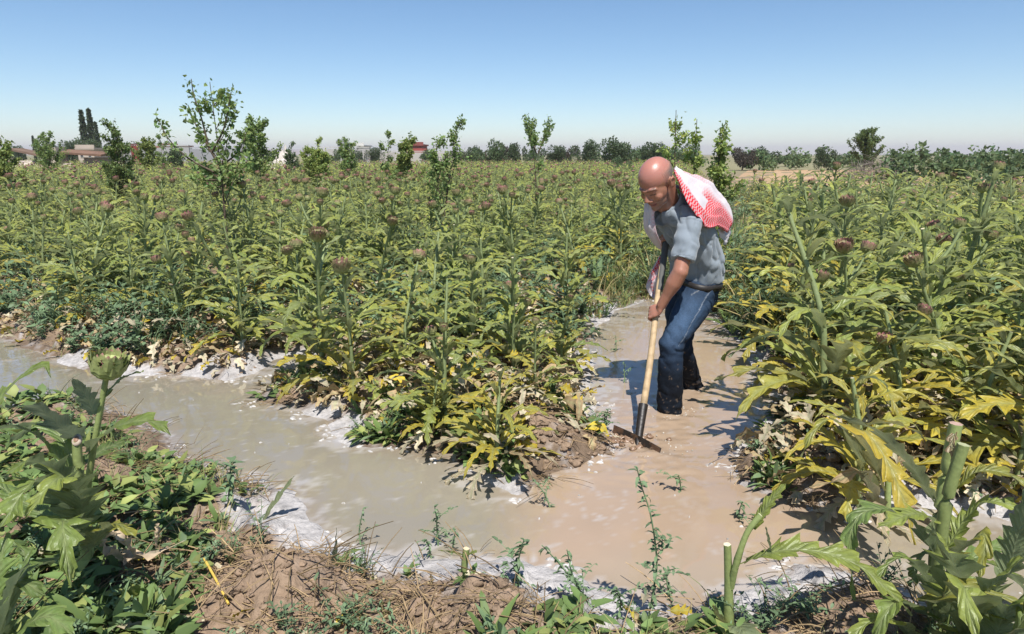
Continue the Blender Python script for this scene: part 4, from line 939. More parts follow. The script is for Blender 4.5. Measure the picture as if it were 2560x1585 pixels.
# arms
def arm(S, E, W_, k):
    limb(b, [S, S*.5+E*.5, E], [.034,.042,.042]); limb(b, [E, E*.65+W_*.35, W_*.9+E*.1, W_], [.042,.044,.030,.027])
arm(LS, LE, LW, 1); arm(RS, RE, RW, -1)
ball(b, LE, (.0425,)*3, n=20); ball(b, RE, (.0425,)*3, n=20); ball(b, LS, (.036,)*3); ball(b, RS, (.036,)*3)
def hand(g, W_, toward):
    d = HDn; u = W_-g; u = norm(u-d*(u@d)); v = np.cross(d, u); v = v if v@toward > 0 else -v
    rp = .036
    def at(th, r, o): return g+d*o+(u*math.cos(th)+v*math.sin(th))*r
    # palm: wrist -> heel -> knuckles, a flattened loft
    pc = [W_, at(.05,.050,.008), at(.55,.038,.002), at(1.05,.036,.0)]
    c = resample(pc, 16); T = norm(np.gradient(c, axis=0)); wid = np.interp(np.linspace(0, 1, 16), [0, .3, .7, 1], [.027, .036, .043, .042]); thk = np.interp(np.linspace(0, 1, 16), [0, .3, .7, 1], [.022, .019, .014, .011])
    L = norm(d-T*(T@d)[:, None]); Nn = np.cross(T, L); th = np.arange(16)*2*math.pi/16
    vv = c[:, None]+L[:, None]*(wid[:, None]*np.cos(th))[..., None]+Nn[:, None]*(thk[:, None]*np.sin(th))[..., None]; b.add(vv.reshape(-1, 3), grid_faces(16, 16, True))
    for e in (0, 15): b.add(np.vstack([c[e][None], vv[e]]), None, [(0, 1+(j+1) % 16, 1+j) if e == 0 else (0, 1+j, 1+(j+1) % 16) for j in range(16)])
    for k, o in enumerate((.033, .0115, -.0105, -.032)):
        ln = (3.7, 4.0, 3.85, 3.3)[k]; rr = (.0095, .0098, .0093, .0082)[k]
        ths = [.85, 1.25, 1.75, 2.5, 3.2, .85+ln*.98]; rds = [.032, .037, .0345, .0275, .0265, .0255]
        limb(b, [at(t, r, o-.004*math.sin(t)) for t, r in zip(ths, rds)], [rr*1.05, rr*1.1, rr, rr*.98, rr*.9, rr*.72], 12)
    limb(b, [at(.0,.046,.026), at(-.5,.040,.042), at(-1.2,.033,.050), at(-2.0,.0285,.048), at(-2.7,.0275,.044)], [.015,.0135,.0115,.0105,.0085], 12)
hand(grip, LW, A_(-.3,-1,0)); hand(rgrip, RW, A_(-.6,.6,0))
# legs and feet (the feet stand on the channel bed under the water)
for Hh, K_, An, k in ((LH, LK, LA, 1), (RH, RK, RA, -1)):
    limb(b, [Hh, Hh*.5+K_*.5, K_], [.085,.072,.054]); limb(b, [K_, K_*.7+An*.3, An], [.054,.055,.040]); limb(b, [An+A_(.04,.03,.0), An+A_(-.05,-.04,-.04), An+A_(-.14,-.105,-.06)], [.042,.042,.025])
me = remesh(b, .0048, 3); v, nn = getv(me)
q = (v-Hc)@np.linalg.inv(HM_).T
hd_ = (np.linalg.norm(q, axis=1) < .19) & (q[:, 2] > -.15)
skin = A_(.33,.150,.098); c = np.tile(skin, (len(v), 1))*(1+.10*n3(v, 14, 3)[:, None]+.08*n3(v, 60, 5)[:, None])
fh = hd_ & (q[:, 2] > .03); c[fh] = A_(.385,.165,.125)*(1+.08*n3(v[fh], 20, 8)[:, None])
beard = hd_*smooth(-.035, -.062, q[:, 2])*smooth(-.03, .01, q[:, 0])*smooth(.12, .10, np.abs(q[:, 1]))
beard = np.maximum(beard, hd_*smooth(.066, .076, np.abs(q[:, 1]))*0)
c = c*(1-.38*beard[:, None])+A_(.16,.14,.125)*.38*beard[:, None]
lips = hd_ & (q[:, 0] > .082) & (np.abs(q[:, 2]+.068) < .0105) & (np.abs(q[:, 1]) < .024); c[lips] = A_(.27,.10,.085)
mouth = hd_ & (q[:, 0] > .078) & (np.abs(q[:, 2]+.0695) < .0025) & (np.abs(q[:, 1]) < .025); c[mouth] = A_(.07,.03,.03)
ey = hd_ & (q[:, 0] > .076) & (np.abs(np.abs(q[:, 1])-.031) < .015) & (np.abs(q[:, 2]+.004) < .0028); c[ey] = A_(.02,.015,.012)
brow = hd_ & (q[:, 0] > .07) & (np.abs(np.abs(q[:, 1])-.032) < .021) & (np.abs(q[:, 2]-.024) < .0062); c[brow] = c[brow]*.45+A_(.05,.04,.035)*.55
red = ((np.linalg.norm(v-grip, axis=1) < .09))[:, None]*.35; c = c*(1-red)+A_(.40,.18,.125)*red
M_skin = mat('skin', .36, .5, bump=[(160, .25, .0015)]); 
M_skin.node_tree.nodes['Principled BSDF'].inputs['Subsurface Weight'].default_value = .08
man = empty('person', (1.04, 3.98, 0)); tag(man, 'bald man in grey polo shirt and wet blue jeans bending over a hoe', 'person')
off = A_(1.04,3.98,0)
body = finish(me, 'body', v-off, c, M_skin, man)
# hair: a shorn grey fringe
hb_ = MB(); th = np.linspace(1.12, 2.05, 14); a = np.linspace(R(68), R(292), 46)
d = np.stack([np.outer(np.sin(th), np.cos(a)), np.outer(np.sin(th), np.sin(a)), np.outer(np.cos(th), np.ones_like(a))], -1)
rr = .990+.036*smooth(1.12, 1.35, th)[:, None]*smooth(2.05, 1.8, th)[:, None]*np.minimum(1, np.minimum(a-a[0], a[-1]-a)*3)[None]
vh = (d*np.array((.100,.079,.088))*rr[..., None]+np.array((-.012,0,.035))).reshape(-1, 3)@HM_.T+Hc-off
ee = np.minimum(smooth(1.10, 1.5, th)[:, None]*smooth(2.05, 1.75, th)[:, None], np.minimum(1, np.minimum(a-a[0], a[-1]-a)*1.6)[None])[..., None]; hc = A_(.36,.155,.115)*(1-ee)+A_(.15,.115,.10)*ee
M_hair = mat('hair', .75, .25, noise=(220, .7, 1.3)); hb_.add(vh, grid_faces(14, 46), col=hc.reshape(-1, 3)); hb_.build('hair', M_hair, man)
# polo shirt
s = MB()
ell(s, [P1+(P2-P1)*.24, P2, P3_, P4, P5+A_(-.004,-.003,.005)], [.176,.177,.180,.166,.080], [.130,.129,.122,.108,.078], lf, sq=.9)
ball(s, LS+A_(-.01,.02,.0), (.074,.074,.068)); ball(s, RS+A_(.01,-.02,0), (.070,.070,.066))
limb(s, [P5+A_(.02,-.03,-.05), LS+A_(-.01,.02,.01)], [.078,.070]); limb(s, [P5+A_(-.02,.02,-.05), RS+A_(.01,-.02,.01)], [.078,.070])
se = LS+(LE-LS)*.80; limb(s, [LS, LS*.5+se*.5, se], [.073,.072,.070], 20); sr = RS+(RE-RS)*.8; limb(s, [RS, RS*.5+sr*.5, sr], [.076,.074,.070])
me = remesh(s, .007, 6); v, nn = getv(me)
# folds: pulled between the shoulder and the belt, and across the hanging belly
t = (v-P3_)@norm(P4-P2); w1 = (v@lf)
fold = .0035*np.sin(46*(v[:, 2]*.8+w1*.45+.05*n3(v, 5, 4))+4*n3(v, 4, 9))*smooth(.74, .82, v[:, 2])*smooth(1.12, 1.0, v[:, 2])+.008*n3(v, 9, 2)-.013*(1-np.abs(n3(v*A_(1,1,.55), 9, 44)))**9-.010*(1-np.abs(n3(v@np.array(Matrix.Rotation(.8,3,'X'))*A_(1,1,.4), 12, 51)))**9
sl_ = smooth(.13, .06, np.linalg.norm(v-(LS+se)/2, axis=1)); fold = fold*(1-sl_*.6)+sl_*.006*np.sin(60*((v-LS)@norm(LE-LS))+3*n3(v, 6, 3))*.7
v = v+nn*fold[:, None]
sc_ = np.tile(A_(.21,.242,.275), (len(v), 1))*(1+.05*n3(v, 30, 12)[:, None]); 
ds_ = (v-LS)@norm(LE-LS); L_ = np.linalg.norm(se-LS); perp = np.linalg.norm(v-LS-np.outer(ds_, norm(LE-LS)), axis=1)
hem = (np.abs(ds_-L_+.018) < .0035) & (perp < .10); sc_[hem] *= .72
seam = (np.abs(ds_-.018) < .004) & (perp < .11) & (v[:, 2] > 1.0); sc_[seam] *= .75
M_shirt = mat('shirt_cloth', .85, .15, sheen=.25, bump=[(240, .25, .002)])
shirt = finish(me, 'shirt', v-off, sc_, M_shirt, man)
bvh_v = v.copy(); SB = BVHTree.FromPolygons([Vector(x) for x in v], [tuple(p.vertices) for p in shirt.data.polygons])
# collar
cl_ = MB(); n = 40; th = np.linspace(R(22), R(338), n); Tn = norm(hl_(-.03,0,-.05)-P5); Ff = norm(fw-Tn*(fw@Tn)); Lv = np.cross(Tn, Ff); rows = []
for rr, hh in ((.070,.046),(.074,.052),(.082,.046),(.092,.016),(.100,-.012)):
    rows.append(np.stack([P5+A_(-.004,-.004,.004)+Tn*(hh-.022*np.cos(x)*1.0)+(Ff*math.cos(x)*1.12+Lv*math.sin(x))*rr for x in th]))
cl_.add((np.array(rows)-off).reshape(-1, 3), grid_faces(5, n), col=(.215,.25,.29)); cl_.build('collar', M_shirt, shirt)
bt = MB(); x0 = P5+Ff*.125-Tn*.075; Ff2 = norm(Ff)
for k in range(2):
    bt = MB(); ball(bt, P4+fw*(.128+.0*k)+up_*(.035-.05*k)+A_(0,0,.02)-off, (.006,.006,.006), col=(.05,.06,.08), n=6); bt.build('button', M_shirt, shirt)
# jeans
j = MB(); ell(j, [P0+A_(.0,0,.0), P0*.4+P1*.6, P1+(P2-P1)*.16], [.150,.168,.168], [.135,.134,.127], lf, sq=.9)
for Hh, K_, An in ((LH, LK, LA), (RH, RK, RA)):
    limb(j, [Hh*.93+K_*.07, Hh*.75+K_*.25, Hh*.4+K_*.6, K_], [.114,.102,.087,.073], 22); limb(j, [K_, K_*.7+An*.3, K_*.3+An*.7, An, An+(An-K_)*.35], [.070,.069,.074,.079,.081], 22); ball(j, K_, (.071,)*3)
ball(j, A_(1.135,4.085,.605), (.125,.13,.085))
me = remesh(j, .007, 5); v, nn = getv(me)
zz = v[:, 2]; kn = np.exp(-((zz-.40)/.10)**2); hem = smooth(.25, .05, zz)
fold = .010*n3(v, 9, 22)-.012*(kn*.8+hem*.6+.25)*(1-np.abs(n3(v*A_(1,1,2.2), 7, 44)))**5+(.003*kn+.002*hem)*np.sin(75*zz+14*n3(v, 4, 23))+.006*np.exp(-((zz-.62)/.06)**2)*np.sin(40*(v@lf)+60*zz+4*n3(v, 5, 9))
v = v+nn*fold[:, None]
den = A_(.015,.027,.050); c = np.tile(den, (len(v), 1))*(1+.25*n3(v, 25, 30)[:, None]+.15*n3(v, 90, 31)[:, None])
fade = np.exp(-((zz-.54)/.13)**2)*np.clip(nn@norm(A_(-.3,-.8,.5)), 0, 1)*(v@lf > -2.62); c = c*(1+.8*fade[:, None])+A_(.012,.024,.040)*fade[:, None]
wetj = smooth(.34, .20, zz+.05*n3(v, 6, 40)); c = c*(1-.74*wetj[:, None])
def along(Aa, Bb): 
    d = norm(Bb-Aa); t = (v-Aa)@d; return t/np.linalg.norm(Bb-Aa), v-Aa-np.outer(t, d), d
mud = (n3(v, 70, 71) > .50)&(zz < .32)&(zz > -.1); c[mud] = c[mud]*.45+A_(.16,.115,.08)*.55
t1, r1, d1 = along(LH+A_(.02,.0,.06), LK); sd_ = np.cross(d1, norm(np.cross(norm(A_(.45,-.85,.25)), d1))); o_ = norm(A_(.50,-.84,.22)-d1*(d1@A_(.50,-.84,.22))); ang = np.arctan2(r1@np.cross(d1, o_), r1@o_)
st_ = (np.abs(ang) < .035) & (t1 > -.1) & (t1 < 1.02) & (np.linalg.norm(r1, axis=1) < .16); c[st_] = c[st_]*.4+A_(.20,.22,.25)*.6
pk = (np.abs(t1-.18-.22*(ang-.35)) < .012) & (ang > .35) & (ang < 1.15); c[pk] = c[pk]*.5+A_(.20,.21,.22)*.5
pk = (np.abs(ang-.42-.1*t1) < .03) & (t1 > -.12) & (t1 < .22); c[pk] = c[pk]*.5+A_(.20,.21,.22)*.5
M_jean = mat('denim', .8, .2, bump=[(320, .35, .0015)], noise=(160, .8, 1.2))
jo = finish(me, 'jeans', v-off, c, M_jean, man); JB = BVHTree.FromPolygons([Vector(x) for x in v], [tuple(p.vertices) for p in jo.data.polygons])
# belt
bl = MB(); n = 48; th = np.arange(n)*2*math.pi/n; Tn = norm(P2-P0); L_ = norm(lf-Tn*(lf@Tn)); F_ = np.cross(Tn, L_); rows = []
rad = np.zeros(n)
for i_, x_ in enumerate(th):
    d_ = Vector(L_*math.cos(x_)+F_*math.sin(x_))
    for B_ in (JB, SB):
        for hh in (-.015, .0, .012):
            h_ = B_.ray_cast(Vector(P1+Tn*hh)+d_*.3, -d_, .3)
            if h_[0] is not None: rad[i_] = max(rad[i_], .3-h_[3])
rad = (np.roll(rad, 1)+rad*2+np.roll(rad, -1))/4
for hh, g_ in ((-.022,-.008),(-.020,.005),(.016,.005),(.018,-.008)):
    rows.append(P1+Tn*(hh-.004)+L_*((rad+g_)*np.cos(th))[:, None]+F_*((rad+g_)*np.sin(th))[:, None])
bl.add((np.array(rows)-off).reshape(-1, 3), grid_faces(4, n, True), col=(.022,.018,.016)); bl.build('belt', mat('leather', .5, .4), man)
# scarf: white with a red check, bunched over the back, one end hanging in front
M_scarf = bpy.data.materials.new('scarf_cloth'); M_scarf.use_nodes = True; nt = M_scarf.node_tree; bs = nt.nodes['Principled BSDF']; bs.inputs['Roughness'].default_value = .85; bs.inputs['Specular IOR Level'].default_value = .15
at = nt.nodes.new('ShaderNodeAttribute'); at.attribute_name = 'Col'; sp3 = nt.nodes.new('ShaderNodeSeparateColor'); nt.links.new(at.outputs['Color'], sp3.inputs[0])
uvn = nt.nodes.new('ShaderNodeUVMap'); uvn.uv_map = 'UVMap'; ck = nt.nodes.new('ShaderNodeTexChecker'); ck.inputs['Scale'].default_value = 1.0; nt.links.new(uvn.outputs[0], ck.inputs['Vector'])
m1 = nt.nodes.new('ShaderNodeMath'); m1.operation = 'MULTIPLY_ADD'; m1.inputs[1].default_value = .58; m1.inputs[2].default_value = .42; nt.links.new(ck.outputs['Fac'], m1.inputs[0])
m2 = nt.nodes.new('ShaderNodeMath'); m2.operation = 'MULTIPLY'; nt.links.new(m1.outputs[0], m2.inputs[0]); nt.links.new(sp3.outputs[0], m2.inputs[1])
mx = nt.nodes.new('ShaderNodeMix'); mx.data_type = 'RGBA'; mx.inputs['A'].default_value = (.53, .51, .53, 1); mx.inputs['B'].default_value = (.55, .016, .025, 1); nt.links.new(m2.outputs[0], mx.inputs['Factor']); nt.links.new(mx.outputs['Result'], bs.inputs['Base Color'])
def sheet(mb, e0, e1, nu, nv, bulge, bdir, dens, seed, folds=5, fa_=.014, su=10, sv=10, push=True, ys=None):
    p0 = resample([on_y(*p) for p in e0], nv); p1 = resample([on_y(*p) for p in e1], nv); u = np.linspace(0, 1, nu)[:, None, None]; V = p0[None]*(1-u)+p1[None]*u
    bd = norm(A_(*bdir)); uu = np.linspace(0, 1, nu)[:, None]; vv = np.linspace(0, 1, nv)[None]
    nz = fbm(uu*1.0+0*vv, vv+0*uu, 3.1, 3, seed); bl = np.sin(math.pi*uu)**.7*bulge*(.55+.45*np.sin(math.pi*np.clip(vv*1.1, 0, 1)))
    rp = fa_*np.sin(uu*folds*2*math.pi+3.5*nz+1.5*vv)*np.minimum(1, vv*3+.25)+.018*fbm(uu*2+0*vv, vv*2.6+0*uu, 2.3, 3, seed+5)
    V = V+bd*(bl+rp)[..., None]; flat = V.reshape(-1, 3).copy()
    if push:
        for i, p in enumerate(flat):
            co, no, _, dd = SB.find_nearest(Vector(p))
            if co is None: continue
            sgn = (Vector(p)-co).dot(no)
            if sgn < .010 and dd < .045: flat[i] = np.array(co)+np.array(no)*.010
    L1 = np.linalg.norm(np.diff(p0, axis=0), axis=1).sum(); Wd = np.linalg.norm(p0-p1, axis=1).mean()+bulge
    UV = np.stack(np.broadcast_arrays(uu*Wd/.011, vv*L1/.011), -1).reshape(-1, 2)+.001
    D = np.clip(dens(uu+0*vv, vv+0*uu, nz), 0, 1); mb.add(flat-off, grid_faces(nu, nv), col=np.repeat(D.reshape(-1, 1), 3, 1), uv=UV)
sc2 = MB()
near = [(1686,428,3.80),(1696,458,3.73),(1709,493,3.67),(1731,530,3.66),(1762,574,3.72),(1790,570,3.82),(1818,582,3.93)]
far_ = [(1683,424,3.90),(1708,438,3.96),(1738,446,4.02),(1768,458,4.05),(1800,492,4.08),(1822,524,4.10),(1829,562,4.10)]
def dn(u, v, nz):
    d = smooth(.27, .22, u)+smooth(.40, .48, v+.12*nz)*smooth(.74, .62, u+.10*nz); d = np.maximum(d, .55*smooth(.86, .93, u)*smooth(.6, .3, v)); d = np.maximum(d, .09+.3*np.clip(nz*2, 0, 1)*(u > .5)); d = np.where((u > .27) & (u < .46) & (v < .52), .03, d)
    return d
sheet(sc2, near, far_, 60, 80, .028, (.45,.10,.9), dn, 3, folds=4.3, fa_=.017)
tail = [(1792,575,3.88),(1805,600,3.95),(1812,612,3.98)]; tail2 = [(1826,560,4.06),(1824,590,4.05),(1814,612,4.0)]
sheet(sc2, tail, tail2, 10, 14, .012, (.8,.2,.2), lambda u, v, nz: .05+0*u, 8, 1, .006)
fr0 = [(1622,478,3.80),(1612,512,3.80),(1609,545,3.80),(1614,575,3.82),(1630,602,3.85),(1646,622,3.9)]; fr1 = [(1650,490,3.74),(1640,515,3.74),(1634,545,3.74),(1640,580,3.76),(1650,605,3.80),(1656,626,3.86)]
sheet(sc2, fr0, fr1, 14, 40, .02, (-.6,-.7,.2), lambda u, v, nz: .06+.9*smooth(.10, .0, v)+.25*smooth(.75, .95, u), 5, 1.5, .008)
lo0 = [(1648,640,3.99),(1634,668,3.99),(1623,690,3.99),(1617,712,3.99),(1622,732,3.99),(1636,747,3.99)]; lo1 = [(1664,640,3.97),(1658,668,3.97),(1653,690,3.97),(1648,712,3.97),(1643,732,3.97),(1639,747,3.97)]
sheet(sc2, lo0, lo1, 14, 36, .02, (-.6,-.7,.2), lambda u, v, nz: np.maximum(.98*smooth(.45, .30, v-.25*(1-u)+.1)*(u > .2), .10+.5*(np.abs(v-.62+.2*u) < .035)+.5*(np.abs(u-.5) < .06)*(v > .3)), 6, 1.5, .008, push=False)
sco = sc2.build('scarf', M_scarf, man); md = sco.modifiers.new('thick', 'SOLIDIFY'); md.thickness = .004
# the hoe
hoe = empty('hoe', HB); tag(hoe, 'long handled hoe with a wide dark iron blade, held by the man', 'hoe')
M_wood = mat('hoe_wood', .6, .25, noise=(24, .7, 1.2, 8), bump=[(60, .4, .002)]); M_iron = mat('iron', .45, .5, noise=(40, .6, 1.5), bump=[(70, .4, .003)]); M_rub = mat('rubber', .7, .3)
hp = lambda t: HB+HD*t
k = MB(); pp = np.array([hp(t) for t in np.linspace(.13, 1.17, 30)])-HB; pp += np.stack([.004*np.sin(np.linspace(0, 7, 30)), 0*pp[:, 0], 0*pp[:, 0]], 1)
wc = np.tile(A_(.46,.33,.19), (30*14, 1)); a = np.tile(np.arange(14), 30); kk = np.repeat(np.arange(30), 14); wc[(a == 11) & (kk < 12) & (kk > 3)] = A_(.22,.12,.06); wc[(kk < 3)] *= .6
tube(k, pp, [.0185,.0175,.017,.0165], 14, col=wc, raw=True); k.build('handle', M_wood, hoe)
k = MB(); tube(k, [hp(.80)-HB, hp(1.18)-HB], [.0195,.0195], 14, col=(.085,.085,.08), n=8); k.build('grip_sleeve', M_rub, hoe)
k = MB(); tube(k, [hp(.0)-HB-HDn*.02, hp(.03)-HB, hp(.10)-HB, hp(.185)-HB], [.019,.021,.023,.0255], 16, col=(.018,.014,.012), n=12); k.build('socket', M_iron, hoe)
k = MB(); wv = norm(A_(.205,-.28,0)); dn_ = norm(A_(-.22,-.16,-1.)); n1, n2 = 24, 7; rows = []
for sgn in (1, -1):
    gg = np.zeros((n1, n2, 3))
    for i, s_ in enumerate(np.linspace(-1, 1, n1)):
        for j_, t in enumerate(np.linspace(0, 1, n2)):
            gg[i, j_] = A_(.0,.0,.036)+wv*(.165*s_*(1-.06*t))+dn_*(.115*t*(1-.10*s_*s_))+np.cross(wv, dn_)*(.0035*sgn-.012*s_*s_+.01*t*t)+up_*(-.010*(s_ > 0)*s_+.004*(s_ < 0)*(-s_))
    rows.append(gg)
bc = np.tile(A_(.020,.016,.014), (n1*n2, 1)); rust = fbm(np.repeat(np.arange(n1), n2)*.3, np.tile(np.arange(n2), n1)*.4, 1., 3, 9) > .12; bc[rust] = A_(.09,.05,.03)
k.add(rows[0].reshape(-1, 3), grid_faces(n1, n2), col=bc); k.add(rows[1].reshape(-1, 3), grid_faces(n1, n2)[:, ::-1], col=bc)
rim = lambda g_: np.concatenate([g_[:, 0], g_[-1, 1:], g_[::-1, -1][1:], g_[0, ::-1][1:-1]]); ra, rb = rim(rows[0]), rim(rows[1]); k.add(np.stack([ra, rb]).reshape(-1, 3), grid_faces(2, len(ra), True), col=(.03,.025,.022))
k.build('blade', M_iron, hoe)
k = MB(); rng = np.random.default_rng(3)
for i in range(60):
    x, y = HB[0]-.10+rng.normal(0, .08), HB[1]+.02+rng.normal(0, .04); r_ = rng.uniform(.006, .022); lump(k, (x, y, r_*.2), r_, (.22,.14,.09), int(rng.integers(1, 999)), 7)
tag(k.build('mud', mat('wet_mud', .25, .5, bump=[(60, .5, .01)])), 'wet brown mud churned up round the hoe blade', kind='stuff')
print('man', time.time()-T0)
# ------------------------------------------------------------------ young orchard trees in the field, trees and buildings on the horizon
rng = np.random.default_rng(31)
TG = np.array((.21, .29, .09)); TD = np.array((.085, .122, .052)); TL = np.array((.29, .36, .10))
def leaf_cards(mb, P, size, rg, col, var=.3, up=.3):
    """many small folded leaves at points P"""
    n = len(P); a = rg.uniform(0, 6.28, n); e = rg.normal(-.2, .7, n)
    d = np.stack([np.cos(a)*np.cos(e), np.sin(a)*np.cos(e), np.sin(e)], 1); b = norm(np.cross(d, rg.normal(size=(n, 3)))); nn = np.cross(d, b)
    L = size*rg.uniform(.6, 1.25, n)[:, None]; w_ = L*rg.uniform(.26, .38, n)[:, None]
    V = np.stack([P, P+d*L*.45-b*w_+nn*w_*.3, P+d*L*.5, P+d*L*.45+b*w_+nn*w_*.3, P+d*L-nn*L*.1], 1).reshape(-1, 3)
    i = np.arange(n)[:, None]*5; f = np.concatenate([i+np.array((0, 2, 1, 0))[None, :3], i+np.array((0, 3, 2)), i+np.array((1, 2, 4)), i+np.array((2, 3, 4))], 0)
    c = np.asarray(col)*rg.uniform(1-var, 1+var, n)[:, None]*(1+np.array((.25, .0, -.1))*rg.normal(0, .35, n)[:, None])
    mb.add(V, None, f, col=np.clip(np.repeat(c, 5, 0), .01, .6))
def sapling(px, ptop, pbase, Y, label, W=None, branches=None, nb=9, lsize=.07, dens=1., col=TG, lean=0., seed=0, spread=.35, trunk0=.35, group='young trees growing among the artichokes', trunks=1):
    """thin tree: pixel x and top at 2560 px; real foot on the ground at distance Y"""
    rg = np.random.default_rng(seed+700); top = on_y(px+lean, ptop+(386-ptop)*.07, Y); x0 = on_y(px, 386, Y)[0]
    r = empty('young_tree', (x0, Y, .02)); tag(r, label, 'tree', group)
    H = top[2]; tr = MB(); cr = MB(); pts = []
    for q in range(trunks):
        tx = (top[0]-x0)+(rg.normal(0, .12*H) if q else 0); ox = rg.normal(0, .06) if q else 0
        base = resample([(ox, 0, -.05), (ox+tx*.15, .02, H*.3), (tx*.5+rg.normal(0, .03), .0, H*.6), (tx, 0, H*(1 if q == 0 else rg.uniform(.75, .95)))], 30)
        tube(tr, base, [.014*H/2+.006, .011*H/2+.004, .006, .003], 6, col=(.10, .075, .055), n=24)
        for k in range(nb):
            i = int(np.clip(30*(trunk0+(.92-trunk0)*(k+rg.random())/nb), 3, 28)); a = k*2.4+rg.uniform(-.5, .5)
            l = H*spread*1.2*rg.uniform(.55, 1.15)*(1-.75*(i/30-trunk0)/(1-trunk0)); br = arch(base[i], a, R(rg.uniform(35, 68)), l, -R(rg.uniform(0, 28)), 1.)
            tube(tr, br, [.006, .0025], 4, col=(.11, .085, .06), n=8, cap=False); br[:, 2] = np.minimum(br[:, 2], H*1.02); pts.append(br[3:])
            for m in range(2):
                j = int(rg.integers(5, 13)); b2 = arch(br[j], a+rg.uniform(-1.2, 1.2), R(rg.uniform(20, 75)), l*.4, 0., 1.); tube(tr, b2, [.003, .002], 3, col=(.12, .09, .06), n=5, cap=False); pts.append(b2[3:])
        pts.append(base[int(30*trunk0):])
    if branches:
        for bp in branches:
            br = resample([on_y(a, b, Y+dy)-np.array((x0, Y, .02)) for a, b, dy in bp], 24); tube(tr, br, [.012, .004], 5, col=(.11, .085, .06), n=16, cap=False); pts.append(br[5:]); pts.append(br[8:]); pts.append(br[12:])
    A = np.concatenate(pts); n = int(len(A)*(3.0 if Y > 8.5 else 1.6)*dens); P = A[rg.integers(0, len(A), n)]+rg.normal(0, .028*H/2, (n, 3))
    leaf_cards(cr, P, lsize*(.62 if Y > 8.5 else .85), rg, col)
    tr.build('trunk', M_bark, r); cr.build('crown', M_tree, r, False); return r
sapling(545, 197, 545, 7.0, 'tallest young tree on the left with a bare dark trunk and open forked crown', branches=[[(535,430,0),(470,395,.1),(420,345,.1),(396,298,.1)],[(540,400,0),(500,330,.0),(478,290,.05),(470,262,.05)],[(530,380,0),(560,320,-.1),(578,230,-.1)],[(525,380,0),(505,300,0),(485,240,0),(478,197,0)],[(545,420,0),(590,385,.1),(615,340,.1)],[(545,440,0),(590,420,-.2),(625,400,-.2)],[(540,430,0),(505,420,.3),(465,400,.3)],[(540,450,0),(500,450,-.2),(480,440,-.2)],[(545,470,0),(575,455,.2),(600,450,.2)]], nb=9, lsize=.066, dens=.95, seed=1, spread=.28, trunk0=.40, lean=-20, col=TG*.95)
sapling(645, 290, 395, 19, 'leafy young tree just right of the tallest one', seed=2, nb=10, lsize=.13, spread=.34, dens=1.5, trunks=2)
sapling(288, 297, 410, 15, 'dense dark young tree below the cypresses on the left', seed=3, nb=13, lsize=.085, spread=.28, dens=1.3, trunk0=.12, trunks=3, lean=-5, col=TG*.7)
sapling(1100, 298, 460, 9.5, 'sparse young tree leaning to the right in the middle of the field', seed=4, nb=9, lsize=.075, spread=.3, dens=.9, lean=45, trunk0=.25, trunks=2)
sapling(1345, 285, 430, 13, 'young tree with a V shaped crown on a bare thin trunk', seed=5, nb=4, lsize=.085, spread=.2, dens=1.2, trunk0=.5, lean=-25, branches=[[(1342,385,0),(1325,345,0),(1312,290,0)],[(1345,385,0),(1362,340,0),(1372,297,0)],[(1345,380,0),(1370,330,.2),(1382,310,.2)],[(1340,380,0),(1330,340,.2),(1318,315,.2)]])
sapling(1690, 272, 480, 7.5, 'tall leafy sapling standing just behind the man\'s head', seed=6, nb=7, lsize=.058, spread=.16, dens=1.35, trunk0=.2, col=TL)
sapling(1742, 297, 480, 7.2, 'bright green sapling behind the man\'s back, middle of three', seed=7, nb=8, lsize=.058, spread=.2, dens=1.4, trunk0=.15, col=TL)
sapling(1795, 318, 480, 7.6, 'leafy sapling with several stems, right of the man\'s scarf', seed=8, nb=9, lsize=.058, spread=.26, dens=1.4, trunk0=.12, trunks=3, col=TL*.9, lean=5)
sapling(2165, 325, 424, 46, 'broad open crowned tree standing alone right of the man', seed=9, nb=12, lsize=.2, spread=.5, dens=1.5, trunk0=.32, trunks=3, col=TG*.62)
sapling(965, 328, 400, 18, 'thin pale green sapling left of the red building', seed=10, nb=7, lsize=.1, spread=.22, dens=1.1, lean=8)
sapling(1010, 333, 400, 20, 'bushy green sapling in front of the red building', seed=11, nb=9, lsize=.12, spread=.34, dens=1.8, trunk0=.2, trunks=2, lean=15, col=TL*.8)
sapling(795, 352, 400, 20, 'pale green feathery shrub right of the white rubble heap', seed=12, nb=12, lsize=.09, spread=.4, dens=1.7, trunk0=.08, trunks=4, col=TL)
sapling(870, 345, 400, 24, 'thin leaved shrub between the rubble heap and the red building', seed=13, nb=10, lsize=.11, spread=.36, dens=1.0, trunk0=.15, trunks=3)
sapling(115, 335, 385, 30, 'pale open shrub above the collapsed roof on the left', seed=14, nb=10, lsize=.13, spread=.5, dens=1.0, trunk0=.2, trunks=3)
sapling(2, 340, 420, 16, 'green shrub cut by the left frame edge', seed=15, nb=10, lsize=.11, spread=.3, dens=1.1, trunk0=.1, trunks=3, col=TL*.8)
sapling(365, 347, 390, 30, 'small pale tree in front of the grey wall, left of the tallest tree', seed=16, nb=10, lsize=.15, spread=.4, dens=1.3, trunk0=.25, trunks=2, col=TL*.7)
sapling(400, 338, 390, 32, 'tiny open tree above the grey wall', seed=17, nb=8, lsize=.13, spread=.3, dens=.9, trunk0=.3)
sapling(725, 362, 395, 30, 'small grey shrub on the white rubble heap', seed=18, nb=9, lsize=.12, spread=.4, dens=1.1, trunk0=.1, trunks=2, col=TD*1.4)
